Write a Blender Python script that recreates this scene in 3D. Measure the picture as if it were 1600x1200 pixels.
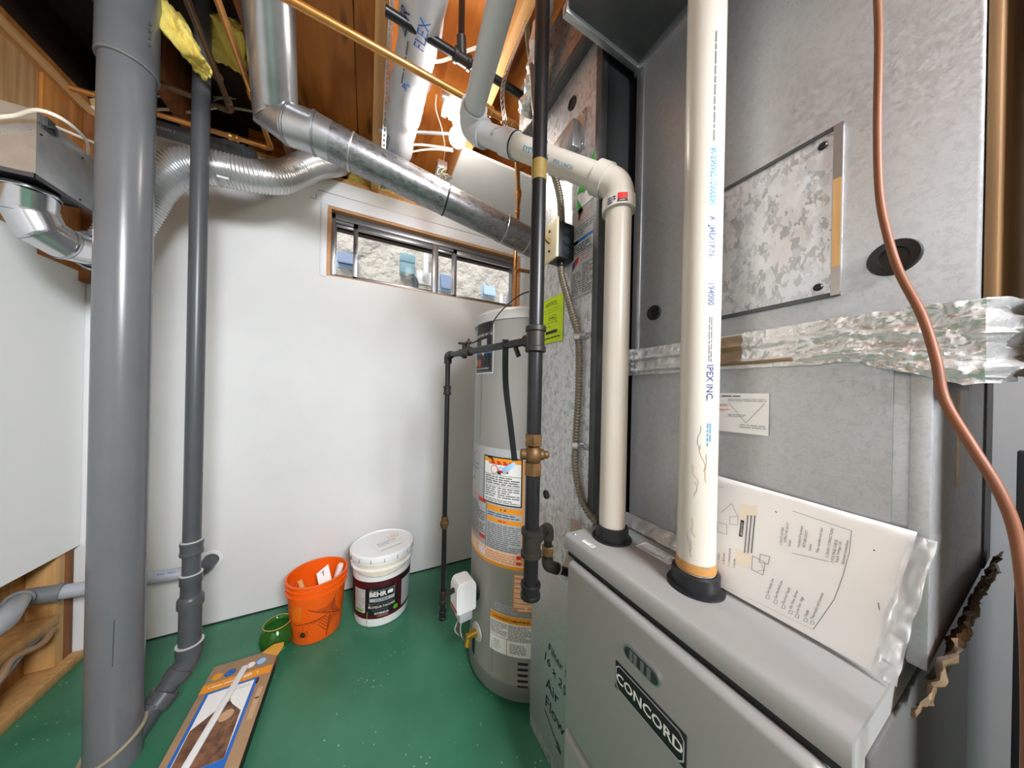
import bpy, bmesh, math, random
from mathutils import Vector, Matrix, noise

random.seed(7)
for _o in list(bpy.data.objects):
    bpy.data.objects.remove(_o)
SC = bpy.context.scene
COL = SC.collection
PI = math.pi
V = Vector

# ------------------------------------------------------------------ camera
CAM_H, YAW, ROLL, FPX, SHIFT = 1.18, math.radians(27), math.radians(1.2), 445.0, 0.010
_f = V((math.sin(YAW), math.cos(YAW), 0))
_r = V((math.cos(YAW), -math.sin(YAW), 0))
_u = V((0, 0, 1))
CR = _r * math.cos(ROLL) + _u * math.sin(ROLL)
CU = _u * math.cos(ROLL) - _r * math.sin(ROLL)
EYE = V((0, 0, CAM_H))
cam = bpy.data.cameras.new('camera')
cam.sensor_width, cam.lens, cam.shift_y = 36.0, FPX / 1600 * 36.0, SHIFT
cam.clip_start, cam.clip_end = 0.02, 100
camo = bpy.data.objects.new('camera', cam)
COL.objects.link(camo)
_m = Matrix((CR, CU, -_f)).transposed().to_4x4()
_m.translation = EYE
camo.matrix_world = _m
SC.camera = camo


def at(px, py, X=None, Y=None, Z=None, d=None):
    """Point seen at a pixel of the 1600x1200 frame, on a world plane or at a depth."""
    dr = _f + CR * ((px - 800) / FPX) + CU * ((600 - py) / FPX + SHIFT * 1600 / FPX)
    if X is not None:
        t = X / dr.x
    elif Y is not None:
        t = Y / dr.y
    elif Z is not None:
        t = (Z - CAM_H) / dr.z
    else:
        t = d
    return EYE + dr * t


# ------------------------------------------------------------------ light, exposure
SC.view_settings.view_transform = 'Standard'
SC.view_settings.look = 'None'
SC.view_settings.gamma = 1.0
SC.view_settings.use_curve_mapping = False
SC.view_settings.exposure = 0.04
world = bpy.data.worlds.new('world')
SC.world = world
world.use_nodes = True
_bg = world.node_tree.nodes['Background']
_bg.inputs[0].default_value = (0.93, 0.97, 1.0, 1)
_bg.inputs[1].default_value = 1.0


def area_light(name, loc, target, size, power, color=(1, 1, 1)):
    l = bpy.data.lights.new(name, 'AREA')
    l.shape = 'DISK'
    l.size, l.energy, l.color = size, power, color
    o = bpy.data.objects.new(name, l)
    o.location = loc
    o.rotation_euler = (V(target) - V(loc)).to_track_quat('-Z', 'Y').to_euler()
    COL.objects.link(o)
    return o


# daylight on the house next door, and a broad unseen fill for this room's second lamp, behind the photographer
sun = bpy.data.lights.new('sun', 'SUN')
sun.energy, sun.angle, sun.color = 2.7, 0.3, (1, 0.98, 0.95)
suno = bpy.data.objects.new('sun', sun)
suno.rotation_euler = V((0.35, 1.0, -1.1)).to_track_quat('-Z', 'Y').to_euler()
COL.objects.link(suno)
area_light('room_fill_lamp', (0.45, -1.6, 2.30), (-0.25, 1.3, 1.65), 0.75, 134, (0.87, 0.935, 1.0))
BULB_E = 145.0

# ------------------------------------------------------------------ materials


def S(r, g=None, b=None):
    if g is None:
        g = b = r
    f = lambda c: (c / 255 / 12.92) if c / 255 <= 0.04045 else ((c / 255 + 0.055) / 1.055) ** 2.4
    return (f(r), f(g), f(b), 1)


_MC = {}


def mat(name, col, rough=0.5, metal=0.0, var=0.0, vscale=8.0, stretch=(1, 1, 1), bump=0.0, bscale=60.0,
        spangle=0.0, sscale=90.0, emit=0.0, trans=0.0, ior=1.45, alpha=1.0, col2=None, grain=0.0, gaxis=2,
        rings=0.0, speck=0.0, coat=0.0, detail=4.0, spec=0.5, bdist=0.01):
    if name in _MC:
        return _MC[name]
    m = bpy.data.materials.new(name)
    m.use_nodes = True
    nt = m.node_tree
    N, L = nt.nodes, nt.links
    p = N['Principled BSDF']
    p.inputs['Base Color'].default_value = col
    p.inputs['Roughness'].default_value = rough
    p.inputs['Metallic'].default_value = metal
    p.inputs['IOR'].default_value = ior
    p.inputs['Specular IOR Level'].default_value = spec
    p.inputs['Transmission Weight'].default_value = trans
    p.inputs['Alpha'].default_value = alpha
    p.inputs['Coat Weight'].default_value = coat
    if emit:
        p.inputs['Emission Color'].default_value = col
        p.inputs['Emission Strength'].default_value = emit
    need = var or bump or spangle or grain or rings or speck
    if need:
        tc = N.new('ShaderNodeTexCoord')
        mp = N.new('ShaderNodeMapping')
        mp.inputs['Scale'].default_value = stretch
        L.new(tc.outputs['Object'], mp.inputs['Vector'])
        co = mp.outputs['Vector']
    cur = None
    c2 = col2 or tuple(c * 0.45 for c in col[:3]) + (1,)

    def mix(fac, a, b, blend='MIX'):
        x = N.new('ShaderNodeMix')
        x.data_type = 'RGBA'
        x.blend_type = blend
        if hasattr(fac, 'type'):
            L.new(fac, x.inputs['Factor'])
        else:
            x.inputs['Factor'].default_value = fac
        for s, v in (('A', a), ('B', b)):
            idx = 6 if s == 'A' else 7
            if hasattr(v, 'type') and hasattr(v, 'is_linked'):
                L.new(v, x.inputs[idx])
            else:
                x.inputs[idx].default_value = v
        return x.outputs[2]

    def ramp(src, lo, hi, scale=1.0):
        r = N.new('ShaderNodeMapRange')
        r.inputs['From Min'].default_value = lo
        r.inputs['From Max'].default_value = hi
        r.inputs['To Min'].default_value = 0
        r.inputs['To Max'].default_value = scale
        L.new(src, r.inputs['Value'])
        return r.outputs['Result']
    cur = col
    if var:
        n = N.new('ShaderNodeTexNoise')
        n.inputs['Scale'].default_value = vscale
        n.inputs['Detail'].default_value = detail
        L.new(co, n.inputs['Vector'])
        cur = mix(ramp(n.outputs['Fac'], 0.35, 0.7, var), cur, c2)
    if grain:
        g = N.new('ShaderNodeTexNoise')
        g.inputs['Scale'].default_value = 14
        g.inputs['Detail'].default_value = 6
        gm = N.new('ShaderNodeMapping')
        sc = [3.2, 3.2, 3.2]
        sc[gaxis] = 0.16
        gm.inputs['Scale'].default_value = sc
        L.new(tc.outputs['Object'], gm.inputs['Vector'])
        L.new(gm.outputs['Vector'], g.inputs['Vector'])
        cur = mix(ramp(g.outputs['Fac'], 0.35, 0.7, grain), cur, c2)
    if rings:
        w = N.new('ShaderNodeTexWave')
        w.wave_type = 'RINGS'
        w.inputs['Scale'].default_value = 7.0
        w.inputs['Distortion'].default_value = 6
        w.inputs['Detail'].default_value = 2
        w.inputs['Detail Scale'].default_value = 0.9
        L.new(co, w.inputs['Vector'])
        cur = mix(ramp(w.outputs['Fac'], 0.45, 1.0, rings), cur, c2)
        k = N.new('ShaderNodeTexVoronoi')
        k.voronoi_dimensions = '2D'
        k.inputs['Scale'].default_value = 5.0
        L.new(co, k.inputs['Vector'])
        cur = mix(ramp(k.outputs['Distance'], 0.11, 0.05, 0.8), cur, tuple(c * 0.25 for c in col[:3]) + (1,))
    if spangle:
        vv = N.new('ShaderNodeTexVoronoi')
        vv.inputs['Scale'].default_value = sscale
        nn = N.new('ShaderNodeTexNoise')
        nn.inputs['Scale'].default_value = sscale * 0.9
        L.new(co, nn.inputs['Vector'])
        ad = N.new('ShaderNodeMix')
        ad.data_type = 'VECTOR'
        ad.inputs['Factor'].default_value = 0.02
        L.new(co, ad.inputs[4])
        L.new(nn.outputs['Color'], ad.inputs[5])
        L.new(ad.outputs[1], vv.inputs['Vector'])
        sp = N.new('ShaderNodeSeparateColor')
        L.new(vv.outputs['Color'], sp.inputs['Color'])
        cur = mix(ramp(sp.outputs[0], 0.45, 1.0, spangle), cur, c2)
        rr = ramp(sp.outputs[1], 0, 1, 1)
        ro = N.new('ShaderNodeMapRange')
        ro.inputs['To Min'].default_value = rough - 0.1
        ro.inputs['To Max'].default_value = rough + 0.12
        L.new(sp.outputs[1], ro.inputs['Value'])
        L.new(ro.outputs['Result'], p.inputs['Roughness'])
    if speck:
        k = N.new('ShaderNodeTexVoronoi')
        k.inputs['Scale'].default_value = 42
        L.new(co, k.inputs['Vector'])
        k2 = N.new('ShaderNodeTexNoise')
        k2.inputs['Scale'].default_value = 6
        L.new(co, k2.inputs['Vector'])
        mu = N.new('ShaderNodeMath')
        mu.operation = 'MULTIPLY'
        L.new(ramp(k.outputs['Distance'], 0.13, 0.08, 1), mu.inputs[0])
        L.new(ramp(k2.outputs['Fac'], 0.5, 0.62, speck), mu.inputs[1])
        cur = mix(mu.outputs[0], cur, S(170, 200, 190))
    if hasattr(cur, 'is_linked'):
        L.new(cur, p.inputs['Base Color'])
    if bump:
        b = N.new('ShaderNodeTexNoise')
        b.inputs['Scale'].default_value = bscale
        b.inputs['Detail'].default_value = 5
        L.new(co, b.inputs['Vector'])
        bp = N.new('ShaderNodeBump')
        bp.inputs['Strength'].default_value = bump
        bp.inputs['Distance'].default_value = bdist
        L.new(b.outputs['Fac'], bp.inputs['Height'])
        L.new(bp.outputs['Normal'], p.inputs['Normal'])
    _MC[name] = m
    return m


M = dict(
    wall=mat('white_painted_drywall', S(226, 226, 224), 0.55, var=0.5, vscale=3.0, col2=S(214, 214, 212), bump=0.04, bscale=30),
    trimw=mat('white_trim_paint', S(232, 231, 234), 0.5, bump=0.03, bscale=40),
    floor=mat('green_floor_paint', S(60, 122, 92), 0.32, var=0.75, vscale=5, col2=S(46, 104, 78), speck=0.9, bump=0.03, bscale=25),
    ply=mat('orange_plywood', S(232, 152, 66), 0.55, var=0.5, vscale=2.5, col2=S(176, 98, 34), rings=0.85, grain=0.45, gaxis=1, stretch=(1.3, 0.28, 1.0)),
    plank=mat('orange_plank', S(204, 136, 66), 0.55, grain=0.85, gaxis=2, col2=S(150, 84, 28), var=0.4, vscale=5),
    wallb=mat('light_lifted_drywall', S(246, 246, 244), 0.5, bump=0.04, bscale=30),  # whiter than the other drywall, to paint missing light onto the left wall
    plyl=mat('pale_plywood', S(226, 186, 132), 0.6, grain=0.75, gaxis=2, col2=S(176, 122, 66), var=0.3, vscale=6),
    joist=mat('joist_lumber', S(228, 176, 114), 0.6, grain=0.5, gaxis=1, col2=S(160, 100, 50)),
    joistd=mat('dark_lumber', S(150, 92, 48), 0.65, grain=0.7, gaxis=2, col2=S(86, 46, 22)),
    stud=mat('stud_lumber', S(214, 168, 108), 0.6, grain=0.55, gaxis=2, col2=S(170, 116, 62)),
    brownr=mat('brown_wood_tone', S(150, 115, 76), 0.6, grain=0.7, gaxis=2, col2=S(98, 70, 42), var=0.3, vscale=4),
    galv=mat('galvanised_spangle', S(216, 217, 219), 0.45, 0.6, spangle=0.6, sscale=135, col2=S(128, 130, 133), stretch=(1, 1, 0.55)),
    galvf=mat('galvanised_fine', S(190, 191, 193), 0.42, 0.6, spangle=0.28, sscale=190, col2=S(150, 152, 154)),
    galvs=mat('galvanised_smooth', S(200, 202, 205), 0.33, 0.85, var=0.4, vscale=30, col2=S(160, 163, 166)),
    galvd=mat('galvanised_round', S(150, 151, 153), 0.36, 0.8, spangle=0.6, sscale=120, col2=S(98, 99, 101), stretch=(0.6, 1, 1)),
    duct=mat('duct_sheet', S(182, 184, 187), 0.3, 0.8, var=0.4, vscale=18, col2=S(150, 152, 155)),
    galvx=mat('dull_galvanised', S(96, 97, 98), 0.5, 0.6, var=0.4, vscale=20),
    steel=mat('shiny_sheet_steel', S(222, 223, 226), 0.22, 0.95, var=0.3, vscale=16, col2=S(180, 182, 186)),
    flex=mat('corrugated_aluminium', S(206, 206, 206), 0.3, 0.75),
    foil=mat('aluminium_foil_tape', S(226, 226, 225), 0.3, 0.65, bump=0.5, bscale=48),
    foilb=mat('tape_brown_patch', S(158, 134, 108), 0.35, 0.5, bump=0.2, bscale=40),
    greypipe=mat('grey_pvc', S(108, 110, 113), 0.26, var=0.35, vscale=7, col2=S(98, 100, 103)),
    darkpipe=mat('dark_grey_abs', S(80, 82, 85), 0.33, var=0.4, vscale=14, col2=S(72, 74, 78)),
    lightpipe=mat('light_grey_pvc', S(168, 172, 178), 0.35),
    midpipe=mat('mid_grey_pvc', S(116, 118, 120), 0.4),
    ventgrey=mat('vent_pvc_grey', S(200, 201, 204), 0.35),
    cream=mat('cream_white_pvc', S(202, 196, 185), 0.34, var=0.35, vscale=5, col2=S(194, 184, 168)),
    amber=mat('old_pipe_glue', S(176, 128, 70), 0.4),
    cement=mat('pipe_cement_rim', S(196, 196, 192), 0.5),
    rubber=mat('black_rubber', S(28, 28, 30), 0.35),
    iron=mat('black_iron', S(26, 26, 28), 0.36, 0.1, var=0.5, vscale=60, col2=S(14, 14, 15)),
    irong=mat('iron_fitting', S(48, 44, 38), 0.45, 0.3, var=0.5, vscale=40, col2=S(40, 38, 36)),
    brass=mat('dull_brass', S(112, 84, 50), 0.5, 0.5, var=0.6, vscale=50, col2=S(66, 46, 28)),
    brassb=mat('bright_brass', S(205, 165, 70), 0.3, 0.85),
    copper=mat('copper_tube', S(214, 150, 84), 0.3, 0.7, var=0.4, vscale=25, col2=S(168, 108, 54)),
    copperd=mat('aged_copper_tube', S(112, 84, 62), 0.38, 0.65, var=0.5, vscale=25, col2=S(66, 48, 36)),
    furn=mat('furnace_grey_paint', S(150, 150, 148), 0.36, 0.1, bump=0.015, bscale=300),
    furnd=mat('furnace_shaded_side_grey', S(98, 98, 97), 0.4, 0.1),  # darker than the cabinet paint, puts shade into the near side
    heat=mat('heater_grey_enamel', S(148, 146, 142), 0.35, 0.05),
    heatc=mat('heater_cap_grey', S(190, 189, 186), 0.4),
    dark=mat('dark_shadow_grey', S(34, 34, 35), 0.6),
    black=mat('black_print', S(24, 24, 26), 0.5),
    blackp=mat('black_plastic', S(30, 31, 34), 0.4),
    grey=mat('grey_print', S(104, 104, 106), 0.6),
    lgrey=mat('light_grey_print', S(176, 178, 180), 0.6),
    white=mat('white_plastic', S(236, 236, 234), 0.35),
    paper=mat('white_paper', S(238, 237, 233), 0.6),
    cable=mat('white_cable_sheath', S(236, 230, 212), 0.45),
    ivory=mat('ivory_switch_plastic', S(232, 218, 180), 0.4),
    orange=mat('orange_bucket_plastic', S(240, 96, 16), 0.32),
    orangep=mat('orange_print', S(236, 150, 30), 0.5),
    red=mat('red_print', S(200, 40, 36), 0.5),
    pink=mat('pale_red_print', S(226, 130, 116), 0.6),
    maroon=mat('maroon_label', S(74, 14, 24), 0.42),
    gold=mat('gold_print', S(232, 150, 40), 0.45),
    green=mat('green_print', S(96, 178, 40), 0.5),
    greens=mat('green_sticker', S(30, 190, 40), 0.5),
    lime=mat('fluorescent_yellow_card', S(206, 236, 10), 0.55),
    limed=mat('dull_green_ink', S(120, 150, 20), 0.55),
    blue=mat('blue_print', S(36, 104, 190), 0.5),
    lblue=mat('light_blue_print', S(160, 200, 236), 0.5),
    teal=mat('blue_pipe_ink', S(60, 140, 176), 0.5),
    navy=mat('navy_print', S(34, 56, 110), 0.5),
    card=mat('brown_cardboard', S(172, 140, 108), 0.75, var=0.4, vscale=14, col2=S(146, 112, 82)),
    cardl=mat('light_cardboard', S(196, 164, 122), 0.75),
    cardo=mat('amber_tape', S(214, 152, 62), 0.35),
    tan=mat('tan_print', S(196, 160, 124), 0.6),
    skin=mat('brown_photo_print', S(140, 98, 70), 0.6, var=0.9, vscale=40, col2=S(60, 40, 34)),
    batt=mat('yellow_fibreglass', S(252, 232, 124), 0.9, var=0.7, vscale=26, col2=S(232, 192, 76), bump=0.6, bscale=90),
    sleeve=mat('white_duct_sleeve', S(206, 207, 213), 0.38, bump=0.12, bscale=22),
    alum=mat('aluminium_window', S(150, 150, 152), 0.35, 0.8),
    alumd=mat('dark_aluminium_window', S(112, 112, 114), 0.4, 0.7),
    glass=mat('window_glass', (1, 1, 1, 1), 0.0, trans=1.0, ior=1.1),
    pine=mat('window_liner_pine', S(206, 156, 112), 0.6, grain=0.5, gaxis=0, col2=S(170, 118, 76)),
    stucco=mat('neighbour_stucco', S(214, 208, 198), 0.9, var=0.6, vscale=5, col2=S(176, 170, 162), bump=1.0, bscale=7, detail=6, bdist=0.12),
    vent=mat('blue_grey_vent', S(128, 146, 176), 0.6),
    ventl=mat('pale_blue_vent', S(176, 200, 228), 0.6),
    meter=mat('blue_green_box', S(132, 168, 180), 0.6),
    gpipe=mat('dark_conduit', S(72, 78, 86), 0.5),
    vase=mat('green_glass', (0.20, 0.62, 0.14, 1), 0.04, trans=0.92, ior=1.45),
    stone=mat('brown_block', S(128, 100, 62), 0.8, var=0.8, vscale=30, col2=S(74, 54, 32)),
    cord=mat('brown_cord', S(126, 76, 48), 0.5, var=0.4, vscale=30, col2=S(100, 58, 34)),
    bx=mat('armoured_cable_steel', S(128, 120, 104), 0.42, 0.6),
    clear=mat('clear_plastic', (1, 1, 1, 1), 0.12, trans=1.0, ior=1.06),
    bulb=mat('bulb_glow', (1.0, 0.94, 0.87, 1), 0.4, emit=BULB_E),
    porcelain=mat('white_porcelain', S(238, 236, 230), 0.3),
    bay=mat('shade_dark_timber', S(58, 40, 28), 0.7, grain=0.6, gaxis=1, col2=S(22, 16, 12)),  # timber colour darkened to paint the shade of the joist bays
    cavity=mat('cavity_sheathing', S(182, 130, 72), 0.65, grain=0.7, gaxis=2, col2=S(128, 80, 38), var=0.4, vscale=5),
    stone2=mat('beige_strap', S(150, 138, 116), 0.6),
    chrome=mat('chrome_ring', S(210, 210, 212), 0.18, 0.95),
    lens=mat('sight_lens', S(60, 60, 62), 0.08, 0.2),
    grey_wall=mat('grey_side_wall', S(168, 170, 172), 0.6, var=0.4, vscale=5, col2=S(160, 162, 164)),
    knock=mat('knockout_blue_grey', S(62, 78, 86), 0.35, 0.6),
    tape=mat('yellow_brown_tape', S(134, 110, 50), 0.6, var=0.6, vscale=60),
)

# ------------------------------------------------------------------ mesh helpers


class G:
    def __init__(s):
        s.v, s.f, s.m = [], [], []

    def add(s, vs, fs, mi=0):
        b = len(s.v)
        s.v += [V(x) for x in vs]
        s.f += [tuple(i + b for i in f) for f in fs]
        s.m += [mi] * len(fs)
        return s

    def bm(s, bm, mi=0, mtx=None):
        bm.verts.index_update()
        vs = [(mtx @ v.co) if mtx else v.co.copy() for v in bm.verts]
        s.add(vs, [[v.index for v in f.verts] for f in bm.faces], mi)
        bm.free()
        return s

    def box(s, x0, x1, y0, y1, z0, z1, bev=0.0, seg=2, mi=0, mtx=None):
        bm = bmesh.new()
        bmesh.ops.create_cube(bm, size=1)
        c = V(((x0 + x1) / 2, (y0 + y1) / 2, (z0 + z1) / 2))
        for v in bm.verts:
            v.co = V((v.co.x * (x1 - x0), v.co.y * (y1 - y0), v.co.z * (z1 - z0))) + c
        if bev:
            bmesh.ops.bevel(bm, geom=bm.edges[:], offset=bev, segments=seg, affect='EDGES', profile=0.5)
        return s.bm(bm, mi, mtx)

    def obox(s, c, size, rot, bev=0.0, mi=0):
        m = rot.to_4x4()
        m.translation = V(c)
        a, b, d = (x / 2 for x in size)
        return s.box(-a, a, -b, b, -d, d, bev, 2, mi, m)

    def bar(s, p, q, w, h, up=(0, 0, 1), bev=0.0, mi=0):
        p, q = V(p), V(q)
        return s.obox((p + q) / 2, ((q - p).length, w, h), frame(q - p, up), bev, mi)

    def tube(s, pts, r, n=16, caps=True, mi=0, flat=1.0):
        pts = [V(p) for p in pts]
        k = len(pts)
        rad = r if isinstance(r, (list, tuple)) else [r] * k
        tan = []
        for i in range(k):
            t = pts[min(i + 1, k - 1)] - pts[max(i - 1, 0)]
            tan.append(t.normalized() if t.length > 1e-9 else V((0, 0, 1)))
        a = V((0, 0, 1)) if abs(tan[0].z) < 0.9 else V((1, 0, 0))
        nrm = (a - tan[0] * a.dot(tan[0])).normalized()
        vs, fs = [], []
        for i in range(k):
            nrm = (nrm - tan[i] * nrm.dot(tan[i])).normalized()
            bi = tan[i].cross(nrm)
            for j in range(n):
                an = 2 * PI * j / n
                vs.append(pts[i] + (nrm * math.cos(an) + bi * math.sin(an) * flat) * rad[i])
        for i in range(k - 1):
            for j in range(n):
                j2 = (j + 1) % n
                fs.append((i * n + j, i * n + j2, (i + 1) * n + j2, (i + 1) * n + j))
        if caps:
            fs.append(tuple(range(n - 1, -1, -1)))
            fs.append(tuple((k - 1) * n + j for j in range(n)))
        return s.add(vs, fs, mi)

    def lathe(s, prof, base, axis=(0, 0, 1), n=32, mi=0, a0=0.0, a1=2 * PI):
        axis = V(axis).normalized()
        a = V((1, 0, 0)) if abs(axis.x) < 0.9 else V((0, 1, 0))
        e1 = (a - axis * a.dot(axis)).normalized()
        e2 = axis.cross(e1)
        full = abs(a1 - a0 - 2 * PI) < 1e-6
        nn = n if full else n + 1
        rings, vs, fs = [], [], []
        for r, z in prof:
            c = V(base) + axis * z
            if r < 1e-6:
                rings.append([len(vs)] * nn)
                vs.append(c)
            else:
                b = len(vs)
                rings.append([b + j for j in range(nn)])
                for j in range(nn):
                    an = a0 + (a1 - a0) * j / n
                    vs.append(c + (e1 * math.cos(an) + e2 * math.sin(an)) * r)
        for i in range(len(prof) - 1):
            for j in range(n):
                j2 = (j + 1) % nn
                q = [rings[i][j], rings[i][j2], rings[i + 1][j2], rings[i + 1][j]]
                u = []
                for x in q:
                    if x not in u:
                        u.append(x)
                if len(u) > 2:
                    fs.append(tuple(u))
        return s.add(vs, fs, mi)

    def cyl(s, p, q, r, n=20, mi=0, bev=0.0):
        p, q = V(p), V(q)
        L = (q - p).length
        b = bev
        pr = [(0, 0), (r - b, 0), (r, b), (r, L - b), (r - b, L), (0, L)] if b else [(0, 0), (r, 0), (r, L), (0, L)]
        return s.lathe(pr, p, q - p, n, mi)

    def hub(s, p, q, r, lip=0.003, n=28, mi=0):
        """pipe fitting collar: a sleeve with a thicker rim at both ends"""
        p, q = V(p), V(q)
        L = (q - p).length
        e = min(0.012, L * 0.25)
        return s.lathe([(0, 0), (r, 0), (r + lip, 0.002), (r + lip, e), (r, e + 0.002), (r, L - e - 0.002), (r + lip, L - e),
                        (r + lip, L - 0.002), (r, L), (0, L)], p, q - p, n, mi)

    def hexnut(s, p, q, r, mi=0):
        return s.cyl(p, q, r, 6, mi, 0.002)

    def sphere(s, c, r, n=16, m=10, sc=(1, 1, 1), mi=0):
        bm = bmesh.new()
        bmesh.ops.create_uvsphere(bm, u_segments=n, v_segments=m, radius=r)
        for v in bm.verts:
            v.co = V((v.co.x * sc[0], v.co.y * sc[1], v.co.z * sc[2])) + V(c)
        return s.bm(bm, mi)

    def sheet(s, fn, nu, nv, mi=0):
        vs = [fn(i / nu, j / nv) for j in range(nv + 1) for i in range(nu + 1)]
        w = nu + 1
        return s.add(vs, [(j * w + i, j * w + i + 1, (j + 1) * w + i + 1, (j + 1) * w + i) for j in range(nv) for i in range(nu)], mi)

    def prism(s, poly, ax, a, b, mi=0):
        """extrude a 2D polygon along axis ax (0,1,2) from a to b"""
        n = len(poly)

        def P(p, t):
            c = [0, 0, 0]
            o = [i for i in range(3) if i != ax]
            c[ax], c[o[0]], c[o[1]] = t, p[0], p[1]
            return V(c)
        vs = [P(p, a) for p in poly] + [P(p, b) for p in poly]
        fs = [tuple(range(n - 1, -1, -1)), tuple(range(n, 2 * n))]
        fs += [(i, (i + 1) % n, n + (i + 1) % n, n + i) for i in range(n)]
        return s.add(vs, fs, mi)


def frame(x, up=(0, 0, 1)):
    x = V(x).normalized()
    up = V(up)
    if abs(x.dot(up.normalized())) > 0.99:
        up = V((1, 0, 0))
    y = up.cross(x).normalized()
    z = x.cross(y)
    return Matrix((x, y, z)).transposed()


def fillet(pts, rad, n=6):
    pts = [V(p) for p in pts]
    out = [pts[0]]
    for i in range(1, len(pts) - 1):
        a, b, c = pts[i - 1], pts[i], pts[i + 1]
        d1, d2 = (a - b), (c - b)
        r = min(rad, d1.length * 0.49, d2.length * 0.49)
        p, q = b + d1.normalized() * r, b + d2.normalized() * r
        for k in range(n + 1):
            t = k / n
            out.append(p * (1 - t) ** 2 + b * 2 * t * (1 - t) + q * t * t)
    out.append(pts[-1])
    return out


def smooth(pts, n=8):
    """Catmull-Rom through points"""
    P = [V(p) for p in pts]
    P = [P[0] * 2 - P[1]] + P + [P[-1] * 2 - P[-2]]
    out = []
    for i in range(1, len(P) - 2):
        for k in range(n):
            t = k / n
            a, b, c, d = P[i - 1], P[i], P[i + 1], P[i + 2]
            out.append(0.5 * ((2 * b) + (c - a) * t + (2 * a - 5 * b + 4 * c - d) * t * t + (3 * b - a - 3 * c + d) * t ** 3))
    out.append(P[-2])
    return out


def resample(pts, step):
    pts = [V(p) for p in pts]
    out, acc = [pts[0]], 0.0
    for a, b in zip(pts, pts[1:]):
        L = (b - a).length
        t = step - acc
        while t <= L:
            out.append(a + (b - a) * (t / L))
            t += step
        acc = (acc + L) % step
    return out


def root_off(parent):
    o = V((0, 0, 0))
    while parent is not None:
        o += parent.location
        parent = parent.parent
    return o


def mk(name, g, m, parent=None, sm=True, angle=35, origin=None, kind=None, label=None):
    ms = m if isinstance(m, (list, tuple)) else [m]
    off = root_off(parent) if parent else (origin if origin is not None else V((0, 0, 0)))
    me = bpy.data.meshes.new(name)
    me.from_pydata([v - off for v in g.v], [], g.f)
    for x in ms:
        me.materials.append(x)
    if len(ms) > 1:
        me.polygons.foreach_set('material_index', g.m)
    if not getattr(g, 'keepn', False):
        bm = bmesh.new()
        bm.from_mesh(me)
        bmesh.ops.recalc_face_normals(bm, faces=bm.faces[:])
        bm.to_mesh(me)
        bm.free()
    if sm:
        me.polygons.foreach_set('use_smooth', [True] * len(me.polygons))
        me.set_sharp_from_angle(angle=math.radians(angle))
    o = bpy.data.objects.new(name, me)
    COL.objects.link(o)
    if parent:
        o.parent = parent
    else:
        o.location = off
    if kind:
        o['kind'] = kind
    if label:
        o['label'] = label
    return o


def thing(name, label, cat, loc, group=None):
    o = bpy.data.objects.new(name, None)
    o.empty_display_size = 0.05
    COL.objects.link(o)
    o.location = V(loc)
    o['label'], o['category'] = label, cat
    if group:
        o['group'] = group
    return o


def single(name, g, m, label, cat, group=None, sm=True, angle=35):
    lo = V([min(v[i] for v in g.v) for i in range(3)])
    hi = V([max(v[i] for v in g.v) for i in range(3)])
    o = mk(name, g, m, None, sm, angle, V(((lo.x + hi.x) / 2, (lo.y + hi.y) / 2, lo.z)))
    o['label'], o['category'] = label, cat
    if group:
        o['group'] = group
    return o


def struct(name, g, m, parent=None, sm=True, **k):
    return mk(name, g, m, parent, sm, kind=None if parent else 'structure', **k)


# ------------------------------------------------------------------ flat print
_TC = {}


def text2d(s, size=1.0, bold=0.0):
    key = (s, bold)
    if key not in _TC:
        cu = bpy.data.curves.new('t', 'FONT')
        cu.body = s
        cu.resolution_u = 2
        cu.offset = bold
        o = bpy.data.objects.new('t', cu)
        COL.objects.link(o)
        dg = bpy.context.evaluated_depsgraph_get()
        me = bpy.data.meshes.new_from_object(o.evaluated_get(dg))
        vs = [(v.co.x, v.co.y) for v in me.vertices]
        fs = [tuple(p.vertices) for p in me.polygons]
        bpy.data.objects.remove(o)
        bpy.data.curves.remove(cu)
        bpy.data.meshes.remove(me)
        _TC[key] = (vs, fs)
    vs, fs = _TC[key]
    if not vs:
        return [], [], 0
    x0 = min(v[0] for v in vs)
    w = (max(v[0] for v in vs) - x0) * size
    return [((x - x0) * size, y * size) for x, y in vs], fs, w


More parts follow.
